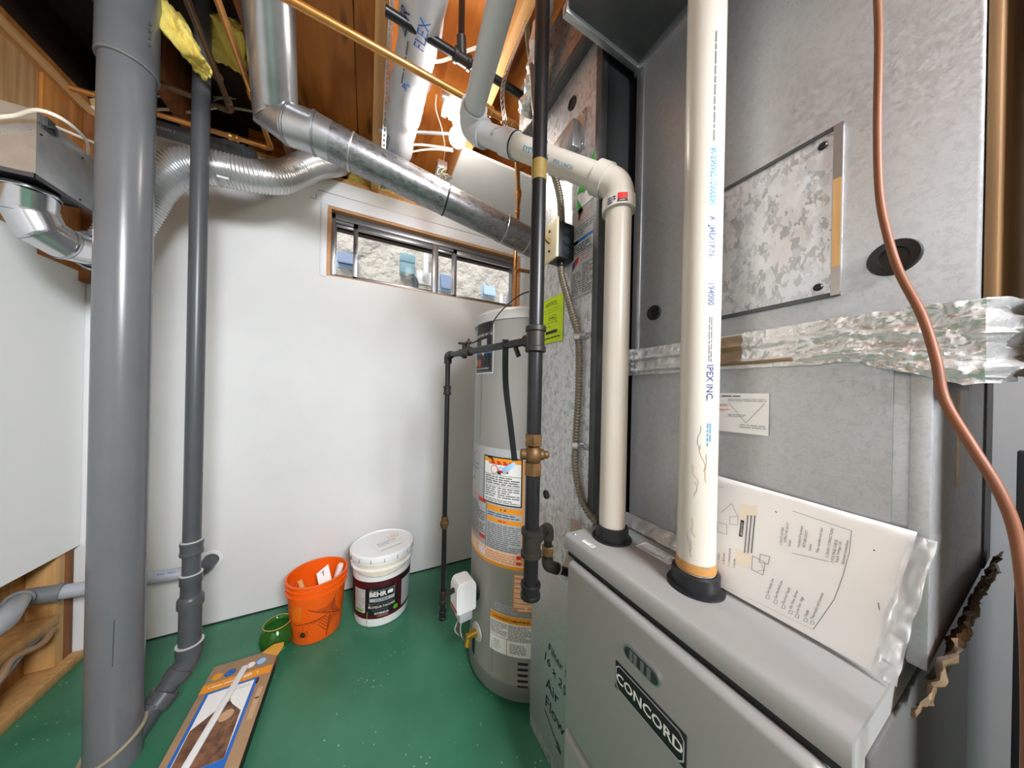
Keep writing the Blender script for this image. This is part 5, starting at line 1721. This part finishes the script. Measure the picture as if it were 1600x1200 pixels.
# ================================================================== FIBREGLASS BATTS
def batt(name, c0, c1, w, t_, label, seed):
    c0, c1 = V(c0), V(c1)
    ax = (c1 - c0)
    R_ = frame(ax, (0, 0, 1))
    bm = bmesh.new()
    bmesh.ops.create_cube(bm, size=1)
    bmesh.ops.subdivide_edges(bm, edges=bm.edges[:], cuts=26, use_grid_fill=True)
    g = G()
    for v in bm.verts:
        p = V((v.co.x * ax.length, v.co.y * w, v.co.z * t_))
        e = max(0, v.co.x + .0) * 2
        p.y *= 1 - .22 * e * e
        p.z *= 1 - .3 * e * e
        q_ = p * 22 + V((seed, seed, seed))
        q_.x *= .55
        k = noise.noise(q_) + .6 * noise.noise(q_ * 2.1) + .35 * noise.noise(q_ * 4.3)
        dirn = V((v.co.x * .7, v.co.y, v.co.z)).normalized()
        v.co = c0.lerp(c1, .5) + R_ @ (p + dirn * (.022 * k))
    g.bm(bm)
    return single(name, g, M['batt'], label, 'insulation', angle=180)


batt('insulation_batt', at(268, 30, d=.98), at(313, 104, d=1.0), .10, .055, 'yellow fibreglass batt hanging over the small grey drain', 3)
batt('insulation_batt', at(350, 30, d=1.08), at(362, 106, d=1.18), .10, .06, 'yellow fibreglass tuft between the copper pipes and round duct', 11)
single('joist_strip', G().box(.043, .047, -.2, 1.9, 2.42, 2.44), M['galvs'], 'narrow steel strip along the joist by the sleeved duct', 'strip', sm=False)
ins = at(590, 292, Y=1.96)
batt('insulation_batt', (ins.x - .16, 1.995, 2.462), (ins.x + .25, 1.995, 2.462), .05, .05, 'amber insulation stuffed above the wall behind the round duct', 17)

# ================================================================== BROWN CORD (right)
cP = smooth([at(1371, -10, d=.372), at(1373, 66, d=.372), at(1371, 200, d=.372), at(1374, 300, d=.368), at(1386, 365, d=.358), at(1405, 425, d=.345), at(1440, 492, d=.322), at(1462, 560, d=.305), at(1476, 625, d=.295),
             at(1520, 700, d=.272), at(1560, 765, d=.257), at(1586, 830, d=.247), at(1600, 920, d=.238), at(1606, 1010, d=.235), at(1608, 1130, d=.235), at(1606, 1260, d=.235)], 10)
single('brown_cord', G().tube(cP, .0039, 14), M['cord'], 'brown insulated cord hanging in front of the plenum at the right', 'cord')
single('dark_post', G().box(1.50, 1.55, .012, .062, 0, 1.06, .002), M['dark'], 'narrow dark post in front of the grey wall at far right', 'post')

# ================================================================== MANUAL IN PLASTIC BAG
bl, br = V((.578, .338, FZ + .004)), V((.570, .106, FZ + .006))
tl, tr = V((.634, .338, at(1118, 742, X=.634).z)), V((.634, .088, at(1428, 830, X=.634).z))


def page(u, v, h=0.0):
    p = bl * (1 - u) * (1 - v) + br * u * (1 - v) + tl * (1 - u) * v + tr * u * v
    n_ = (br - bl).cross(tl - bl).normalized()
    n_ = n_ if n_.x < 0 else -n_
    return p + n_ * (h + .006 * math.sin(PI * v) * (.3 + .7 * u) + .002 * math.sin(u * 6))


mb = thing('manual_bag', 'white installation sheets in a clear plastic bag leaning on the coil box', 'paper', (.58, .25, FZ + .001))
g = G().sheet(lambda u, v: page(u, v, .002), 30, 14)
g.sheet(lambda u, v: page(u, v, .0005), 30, 14)
mk('sheets', g, M['paper'], mb)
W_, H_ = (br - bl).length, (tl - bl).length


def pmap(x, y, h):
    return page(x / W_, y / H_, .0023 + h)


dc = Decal(pmap, .0004, .02)
EXm, EYm = (br - bl), (tl - bl)
NRm = EXm.cross(EYm).normalized()


def inv(px_, py_):           # page coordinates of a printed mark
    q0 = at(px_, py_, d=1.0)
    ray = q0 - EYE
    p_ = EYE + ray * ((bl - EYE).dot(NRm) / ray.dot(NRm)) - bl
    y_ = p_.dot(EYm) / EYm.length
    return p_.dot(EXm) / EXm.length, y_


def ln(pts, w, m=M['grey']):
    dc.line([inv(*p_) for p_ in pts], w, m)


def vt(t_, px_, py_, size, m=M['black'], qx=None):
    x_, y_ = inv(px_, py_)
    x2, y2 = inv(*(qx or (px_ + 2, py_ - 30)))
    dc.text(t_, x_, y_, size, m, rot=math.atan2(y2 - y_, x2 - x_))


ln([(1120, 758), (1310, 815), (1311, 850), (1306, 890), (1297, 930), (1270, 982)], .0006)
ln([(1270, 982), (1125, 912)], .0005, M['lgrey'])
c4 = [inv(1154, 785), inv(1150, 880), inv(1172, 886), inv(1181, 786)]
dc.poly(c4, mat('cream_paper', S(236, 226, 206), 0.6)).up()
dc.poly([inv(1157, 810), inv(1155, 836), inv(1160, 837), inv(1162, 811)], M['black']).up()
vt('IMPORTANT', 1160, 835, .0042, M['paper'], (1161, 812))
for k in range(3):
    ln([(1164 + 5 * k, 862), (1167 + 5 * k, 802)], .0016)
ln([(1128, 800), (1143, 785), (1153, 806)], .0006)
ln([(1141, 806), (1153, 806), (1153, 818), (1141, 818), (1141, 806)], .0005)
ln([(1122, 815), (1137, 819), (1137, 834), (1123, 830), (1122, 815)], .0006)
ln([(1176, 866), (1175, 888), (1192, 896), (1195, 876), (1176, 866)], .0007)
ln([(1187, 863), (1186, 876), (1199, 878), (1201, 866), (1187, 863)], .0007)
ln([(1189, 880), (1194, 888), (1184, 890)], .0006)
for k, t_ in enumerate(('1. SUPPLY', '2. RETURN', '3. CONDENSATE', '4. FILTER')):
    vt(t_, 1126 + 8 * k, 878 + 3 * k, .0040)
for t_, px_, py_ in (('1 DUCT SYSTEM', 1217, 846), ('SUPPLY AIR DUCT', 1223, 842), ('Sealed', 1229, 848), ('Insulated if necessary', 1242, 848), ('RETURN DUCT', 1250, 848), ('Sealed', 1258, 853),
                     ('Filter installed and clean', 1269, 855), ('2 DRAIN CONNECTIONS', 1283, 862), ('3 VOLTAGE CHECK', 1291, 870), ('Supply Voltage 120', 1297, 869), ('Electrical connections', 1306, 871)):
    vt(t_, px_, py_, .0040)
for k, (t_, px_, py_) in enumerate((('Gas Supply Line', 1201, 927), ('Gas Manifold Line', 1213, 934), ('Electrical Supply', 1225, 942), ('Gas Valve: Burner', 1236, 950), ('Low Fire:  High', 1246, 956), ('Supply', 1259, 962), ('Thermostat and controls', 1269, 966))):
    vt(t_, px_, py_, .0042, M['black'], (px_ + 12, py_ - 42))
    ln([(px_ - 2, py_ + 1), (px_ - 4, py_ + 6), (px_ + 1, py_ + 8), (px_ + 2, py_ + 3), (px_ - 2, py_ + 1)], .0005)
ln([(1232, 858), (1284, 868)], .0006)
ln([(1360, 930), (1363, 942)], .0009)
ln([(1398, 848), (1397, 895)], .0005, M['lgrey'])
ln([(1205, 793), (1207, 795)], .0016, M['black'])
ln([(1343, 843), (1345, 845)], .0014, M['black'])
dc.build('print', mb)
# clear plastic sleeve


def bag(u, v, h):
    p = page(max(0, min(1, u)), max(0, min(1, v)), .006)
    p += (br - bl) * (u - max(0, min(1, u))) + (tl - bl) * (v - max(0, min(1, v)))
    q_ = p * 34
    return p + V((-1, 0, .35)) * (h + .0016 * noise.noise(q_) + .0035 * max(0, u - .93) * 10 * abs(noise.noise(q_ * 1.6)))


mk('plastic_sleeve', G().sheet(lambda u, v: bag(-.12 + 1.20 * u, v * 1.015, .0005), 50, 22), M['clear'], mb)
g = G().sheet(lambda u, v: bag(.985 + .085 * u + .012 * noise.noise(V((v * 6, 0, 2))), v * .97, -.001 + .004 * noise.noise(V((u * 3, v * 9, 4)))), 10, 34)
mk('sleeve_edge', g, mat('milky_plastic', S(225, 226, 226), .25, alpha=.55), mb)

# ================================================================== PAILS ON THE FLOOR
PC = V((.094, 1.694, 0))
pp = thing('paint_pail', 'white plastic paint pail with maroon and black label and closed lid', 'pail', PC)
PH = .365
pr = lambda z: .132 + (.147 - .132) * (z / .34)
mk('body', G().lathe([(0, .004), (.120, .0), (.130, .004), (pr(.01), .012), (pr(.285), .285), (.1535, .288), (.1535, .294), (pr(.296), .297), (pr(.318), .318), (.153, .321), (.153, .327), (pr(.33), .33), (pr(.345), .345)], PC, n=64),
   M['white'], pp)
lid = mk('lid', G().lathe([(.152, .334), (.158, .335), (.159, .352), (.1565, .360), (.150, .3635), (.146, .3625), (.143, .357), (.0, .357)], PC, n=64), M['white'], pp, label='white snap-on lid')
for k in range(16):
    a = 2 * PI * k / 16
    p = PC + V((math.cos(a) * .1588, math.sin(a) * .1588, .343))
    mk('lid_notch', G().obox(p, (.0025, .0025, .018), Matrix.Rotation(a, 3, 'Z')), M['grey'], lid, sm=False)
pm_ = plane_map(PC + V((-.02, -.10, .3575)), (.93, .37, 0), (-.37, .93, 0))
Decal(pm_).rect(0, 0, .14, .10, M['paper']).up().border(0, 0, .14, .10, .001, M['lgrey']).rect(.012, .008, .125, .011, M['black']).words(.02, .05, .12, .09, 6, M['lgrey']).build('lid_sticker', lid)
Decal(plane_map(PC + V((.03, .03, .3575)), (.93, .37, 0), (-.37, .93, 0))).text('HD', 0, .0, .045, mat('faint_orange_print', S(244, 206, 170)), bold=.03).build('lid_print', lid)
# dried paint under the rim
phP = lookphi(PC)
cmp_ = cyl_map(PC, pr, phP)
dc = Decal(cmp_, .0007, .012)
xs = [-.13 + .26 * k / 40 for k in range(41)]
for a, b in zip(xs, xs[1:]):
    y0_ = .264 + .008 * noise.noise(V((a * 40, 0, 0)))
    dc.poly([(a, y0_), (b, .264 + .008 * noise.noise(V((b * 40, 0, 0)))), (b, .284), (a, .284)], mat('dried_paint', S(226, 212, 182), .6, var=.5, vscale=40, col2=S(236, 230, 214)))
    dc.poly([(a, .299), (b, .299), (b, .317), (a, .317)], mat('dried_paint', S(226, 212, 182)))
dc.build('dried_paint', pp, 'drips of dried cream paint')
dc = Decal(cmp_, .0009, .012)
lx0, lx1 = -.22, .22
dc.rect(lx0, .045, lx1, .235, M['maroon']).up()
dc.rect(-.078, .066, .078, .205, M['black'])
dc.rect(-.148, .075, -.08, .195, mat('label_grey_text', S(206, 200, 196), .6)).rect(.10, .062, .20, .20, M['lgrey']).rect(.086, .202, .2, .225, M['black'])
dc.up().words(-.144, .082, -.084, .190, 16, M['grey'], .35).words(.104, .07, .196, .195, 16, M['lgrey'], .3).rect(-.14, .080, -.095, .092, M['green'])
dc.text('BEHR', -.018, .160, .033, M['paper'], align='c', bold=.03).rect(.026, .163, .052, .179, M['paper'])
dc.poly([(.028, .176), (.034, .182), (.05, .18), (.053, .174), (.045, .17), (.03, .168)], M['paper'])
dc.border(-.058, .132, .06, .190, .0014, M['lgrey']).rect(-.056, .134, .058, .150, M['lgrey']).up().text('ULTRA', 0, .1365, .0155, M['black'], align='c', sx=1.3, bold=.01)
dc.text('PEINTURE ET APPRET', 0, .117, .0115, M['grey'], align='c', sx=1.15).text('BLOQUE-TACHES', 0, .1015, .0150, M['paper'], align='c', sx=1.05, bold=.01)
dc.words(-.045, .086, .03, .096, 3, M['grey'], .35).text('INTERIEUR', .0, .069, .0135, M['paper'], align='c', bold=.02).words(-.02, .055, .03, .064, 2, M['tan'], .4)
dc.disc(.066, .078, .012, M['green']).rect(.062, .19, .066, .2, M['red'])
dc.line([(-.05, .2), (-.048, .17)], .0018, M['tan']).line([(-.066, .085), (-.069, .035), (-.07, .012)], .0022, M['tan']).line([(-.06, .127), (-.054, .108)], .0016, M['tan'])
dc.build('label', pp, 'maroon and black paint label')
ba = [PC + V((.150 * math.cos(a_), .150 * math.sin(a_), .305 - .09 * math.sin((a_ - phP - 1.3 + PI) / 1.0) * 0 - .0)) for a_ in ()]
hb = []
for k in range(25):
    t_ = k / 24
    a_ = phP - 1.35 + 2.7 * t_ + PI * 0
    hb.append(PC + V((math.cos(a_) * (pr(.3) + .008), math.sin(a_) * (pr(.3) + .008), .305 - .04 * math.sin(PI * t_))))
mk('bail_handle', G().tube(hb, .0018, 8), M['lgrey'], pp)

OC = V((-.200, 1.690, 0))
Q = .84
n_before = set(bpy.data.objects)
orr = lambda z: .124 + (.148 - .124) * (z / .34)
ob = thing('orange_bucket', 'orange plastic bucket printed with a black spider web', 'bucket', OC)
OHH = .335
mk('body', G().lathe([(0, .008), (.112, .0), (.122, .004), (orr(.01), .012), (orr(.262), .262), (.1515, .265), (.1515, .271), (orr(.274), .274), (orr(.296), .296), (.1535, .299), (.1535, .305), (orr(.308), .308), (orr(.325), .325), (.1545, .328), (.1550, OHH - .002),
                        (.1530, OHH), (.1440, OHH), (.1425, .32), (.119, .014), (0, .012)], OC, n=64), M['orange'], ob)
phO = lookphi(OC)
co_ = cyl_map(OC, orr, phO)
dc = Decal(co_, .0007, .012)
K = M['black']
hub_ = (.062, .150)
rays = [(-.115, .092), (-.03, .20), (.075, .235), (.125, .20), (.125, .12), (.05, .035), (.02, .03)]
ends = []
for ex_, ey_ in [(-.118, .118), (-.04, .205), (.095, .236), (.14, .105), (.045, .02)]:
    seg = [(hub_[0] + (ex_ - hub_[0]) * k / 8, hub_[1] + (ey_ - hub_[1]) * k / 8 - .004 * math.sin(PI * k / 8)) for k in range(9)]
    dc.line(seg, .0032, K)
    ends.append((ex_, ey_))
for f_ in (.28, .4, .52, .64, .78):
    for (a, b) in zip(ends[1:4] + [ends[4]], ends[2:4] + [ends[4], ends[0]]):
        p_ = (hub_[0] + (a[0] - hub_[0]) * f_, hub_[1] + (a[1] - hub_[1]) * f_)
        q_ = (hub_[0] + (b[0] - hub_[0]) * f_, hub_[1] + (b[1] - hub_[1]) * f_)
        m_ = (p_[0] * .5 + q_[0] * .5 + (hub_[0] - (p_[0] + q_[0]) / 2) * .28, p_[1] * .5 + q_[1] * .5 + (hub_[1] - (p_[1] + q_[1]) / 2) * .28)
        dc.line([p_, ((p_[0] + m_[0]) / 2 + (m_[0] - hub_[0]) * .0, (p_[1] + m_[1]) / 2), m_, ((q_[0] + m_[0]) / 2, (q_[1] + m_[1]) / 2), q_], .0021, K)
sx_, sy_ = -.066, .062
dc.line([(sx_, .118), (sx_, sy_)], .0014, K).disc(sx_, sy_, .0125, K, sx=1.1).disc(sx_, sy_ + .010, .007, K)
for s_ in (-1, 1):
    for k, (dx_, dy_) in enumerate(((.026, .016), (.03, .006), (.028, -.008), (.02, -.018))):
        dc.line([(sx_, sy_ + .004 - k * .002), (sx_ + s_ * dx_ * .6, sy_ + dy_ + .006), (sx_ + s_ * dx_, sy_ + dy_)], .0022, K)
dc.up().disc(sx_ - .004, sy_ + .003, .0016, M['gold']).disc(sx_ + .004, sy_ + .003, .0016, M['gold'])
dc.build('web_print', ob, 'black spider web print')
dc = Decal(co_, .0008, .012)
lx, ly = -.103, .148
for k in range(5):
    dc.line([(lx - .022 + .009 * k, ly), (lx - .012 + .009 * k, ly + .07)], .0028, M['gold'])
    dc.line([(lx - .022, ly + .012 * k + .006), (lx + .022, ly + .012 * k + .016)], .0028, M['gold'])
dc.border(lx - .026, ly - .004, lx + .027, ly + .074, .002, M['gold'])
dc.build('gold_print', ob, 'gold stencilled square')
hb = []
for k in range(25):
    t_ = k / 24
    a_ = phO - 1.5 + PI * -.0 - (PI - .15) * t_
    hb.append(OC + V((math.cos(a_) * (orr(.285) + .010 + .006 * math.sin(PI * t_)), math.sin(a_) * (orr(.285) + .010 + .006 * math.sin(PI * t_)), .285 - .11 * math.sin(PI * t_))))
mk('bail_handle', G().tube(hb, .0018, 8), M['galvs'], ob)
m3 = plane_map(OC + V((.015, .0, .20)), (.72, .30, .40), (-.25, .45, .80))
cdp = thing('price_card', 'white card with a dark letter inside the orange bucket', 'card', OC + V((.03, .02, .16)))
g = G().sheet(lambda u, v: m3(.07 * u, .11 * v, 0), 2, 2).sheet(lambda u, v: m3(.07 * u, .11 * v, -.002), 2, 2)
mk('card', g, M['paper'], cdp)
Decal(lambda x, y, h: m3(x, y, h + .0004)).text('T', .024, .072, .034, M['maroon'], bold=.02).build('lettering', cdp)
P = smooth([OC + V((.06, .03, .05)), OC + V((.085, .045, .20)), OC + V((.108, .05, .30)), OC + V((.116, .048, .325))], 8)
pb = thing('brush_cover', 'rolled white paper brush cover sticking out of the orange bucket', 'paper', OC + V((.06, .03, .04)))
mk('roll', G().tube(P, [.012 + .006 * math.sin(PI * k / (len(P) - 1)) for k in range(len(P))], 14, True, 0, .6), M['paper'], pb)
mk('red_edge', G().tube([p + V((-.012, -.006, 0)) for p in P[:-6]], .0022, 8), M['red'], pb)

for o_ in [x for x in bpy.data.objects if x not in n_before and x.type == 'MESH']:
    w_ = root_off(o_.parent) if o_.parent else o_.location.copy()
    o_.data.transform(Matrix.Translation(OC - w_) @ Matrix.Scale(Q, 4) @ Matrix.Translation(w_ - OC))
for o_ in [x for x in bpy.data.objects if x not in n_before and x.type == 'MESH' and not x.parent]:
    lo_ = V([min(v.co[q_] for v in o_.data.vertices) for q_ in range(3)])
    hi_ = V([max(v.co[q_] for v in o_.data.vertices) for q_ in range(3)])
    sh_ = V(((lo_.x + hi_.x) / 2, (lo_.y + hi_.y) / 2, lo_.z))
    o_.data.transform(Matrix.Translation(-sh_))
    o_.location += sh_

single('stir_stick', G().bar(at(489, 962, d=1.40), at(468, 907, d=1.43), .019, .005, (0, 1, 0), .001), M['plyl'], 'wooden stir stick leaning inside the orange bucket', 'stick')

# green glass bowl vase
GC = V((-.345, 1.640, 0))
GS = .84
gv_ = thing('glass_vase', 'round green glass vase beside the orange bucket', 'vase', GC)
pf = [(r_ * GS, z_ * GS) for r_, z_ in [(0, .002), (.045, .0), (.06, .010), (.074, .038), (.078, .062), (.072, .090), (.058, .110), (.053, .118), (.057, .128), (.062, .134)]]
inn = [(r_ - .004, z_ + .0005) for r_, z_ in pf[3:]][::-1] + [(.045, .016), (0, .010)]
mk('bowl', G().lathe(pf + [(.060 * GS, .136 * GS)] + inn, GC, n=48), M['vase'], gv_)
mk('rim', G().lathe([(r_ * GS, z_ * GS) for r_, z_ in [(.058, .132), (.0625, .1335), (.0630, .1365), (.0600, .1385), (.0575, .136)]], GC, n=48), mat('gilt_rim', S(190, 172, 96), .25, .4), gv_)

# cardboard box with a white stick on it
B0x, B1x, By0, By1, Bh = -.528, -.322, .93, 1.556, .052
kb = thing('cardboard_box', 'flat printed cardboard carton lying on the green floor', 'box', (-.425, 1.24, 0))
mk('carton', G().box(B0x, B1x, By0, By1, .001, Bh, .002), M['card'], kb)
mk('top_flap', G().box(B0x, B1x + .004, By0, By1, Bh + .0012, Bh + .004, .0005), M['card'], kb)
mk('open_edge', G().box(B1x - .001, B1x + .003, By0 + .01, By1 - .06, .012, .040), M['dark'], kb, label='dark open side of the carton')
g = G().add([(B1x - .055, By1 - .002, Bh + .003), (B1x + .006, By1 - .045, Bh + .003), (B1x + .020, By1 - .008, Bh + .010), (B1x + .016, By1 + .010, Bh + .012), (B1x - .02, By1 + .016, Bh + .010),
              (B1x - .055, By1 - .002, Bh + .006), (B1x + .006, By1 - .045, Bh + .006), (B1x + .020, By1 - .008, Bh + .013), (B1x + .016, By1 + .010, Bh + .015), (B1x - .02, By1 + .016, Bh + .013)],
             [(0, 1, 2, 3, 4), (9, 8, 7, 6, 5), (0, 5, 6, 1), (1, 6, 7, 2), (2, 7, 8, 3), (3, 8, 9, 4), (4, 9, 5, 0)])
mk('torn_flap', g, M['cardo'], kb, sm=False)
# print, reading toward the wall (upside down to the viewer)
W_, L_ = B1x - B0x, By1 - By0
bmap = plane_map((B1x, By1, Bh + .0041), (-1, 0, 0), (0, -1, 0))
dc = Decal(bmap, .0005)
dc.disc(W_ - .030, .058, .015, M['orangep']).disc(W_ - .068, .058, .0165, M['navy']).disc(.078, .052, .015, M['lgrey']).disc(.045, .048, .017, M['blue'])
dc.up().disc(W_ - .068, .058, .014, M['blue']).disc(.078, .052, .0135, M['paper']).disc(.045, .048, .015, M['lblue']).text('24', W_ - .076, .053, .012, M['paper'])
dc.rect(.0, .085, W_, .122, M['orangep']).up().text('umil', .062, .094, .026, M['paper'], bold=.02).text('L', .042, .098, .018, M['paper']).words(.115, .100, W_ - .02, .108, 1, M['paper'], .5)
dc.rect(.034, .126, W_ - .022, L_ - .05, M['blue']).up().rect(.044, .134, W_ - .032, .40, M['paper'])
dc.up().words(.055, .142, .12, .156, 3, M['lgrey'], .4)
dc.poly([(.05, .25), (.085, .21), (.10, .185), (.108, .18), (.112, .20), (.125, .215), (.15, .24), (W_ - .034, .26), (W_ - .034, .40), (.044, .40)], M['skin'])
dc.up().disc(.105, .19, .010, M['tan']).disc(.088, .25, .02, M['tan']).disc(.13, .27, .018, M['skin'])
dc.rect(.006, .18, .022, .30, M['tan']).rect(.008, .22, .02, .225, M['red'])
dc.build('print', kb, 'orange, blue and photographic print')
mk('handle_hole', G().box(B1x - .036, B1x - .030, By1 - .155, By1 - .135, Bh + .0041, Bh + .010, .001), M['blackp'], kb)
single('white_stick', G().bar((-.415, 1.500, Bh + .0098), (-.478, .98, Bh + .0098), .021, .007, bev=.001), M['white'], 'white wooden strip lying along the cardboard carton', 'strip')

# repeats share a group phrase
GROUPS = {'cable': 'white cables at the ceiling', 'wall_vent': 'wall vents on the house next door', 'outdoor_riser': 'riser pipes on the house next door', 'vent_pipe': 'white plastic vent pipes',
          'copper_pipe': 'copper pipes under the joists', 'insulation_batt': 'yellow fibreglass batts', 'armoured_cable': 'armoured cables by the switch box', 'hanger_strap': 'perforated hanger straps'}
for o in bpy.data.objects:
    k = o.name.split('.')[0]
    if not o.parent and o.get('category') and k in GROUPS and 'outdoors' not in o['label']:
        o['group'] = GROUPS[k]
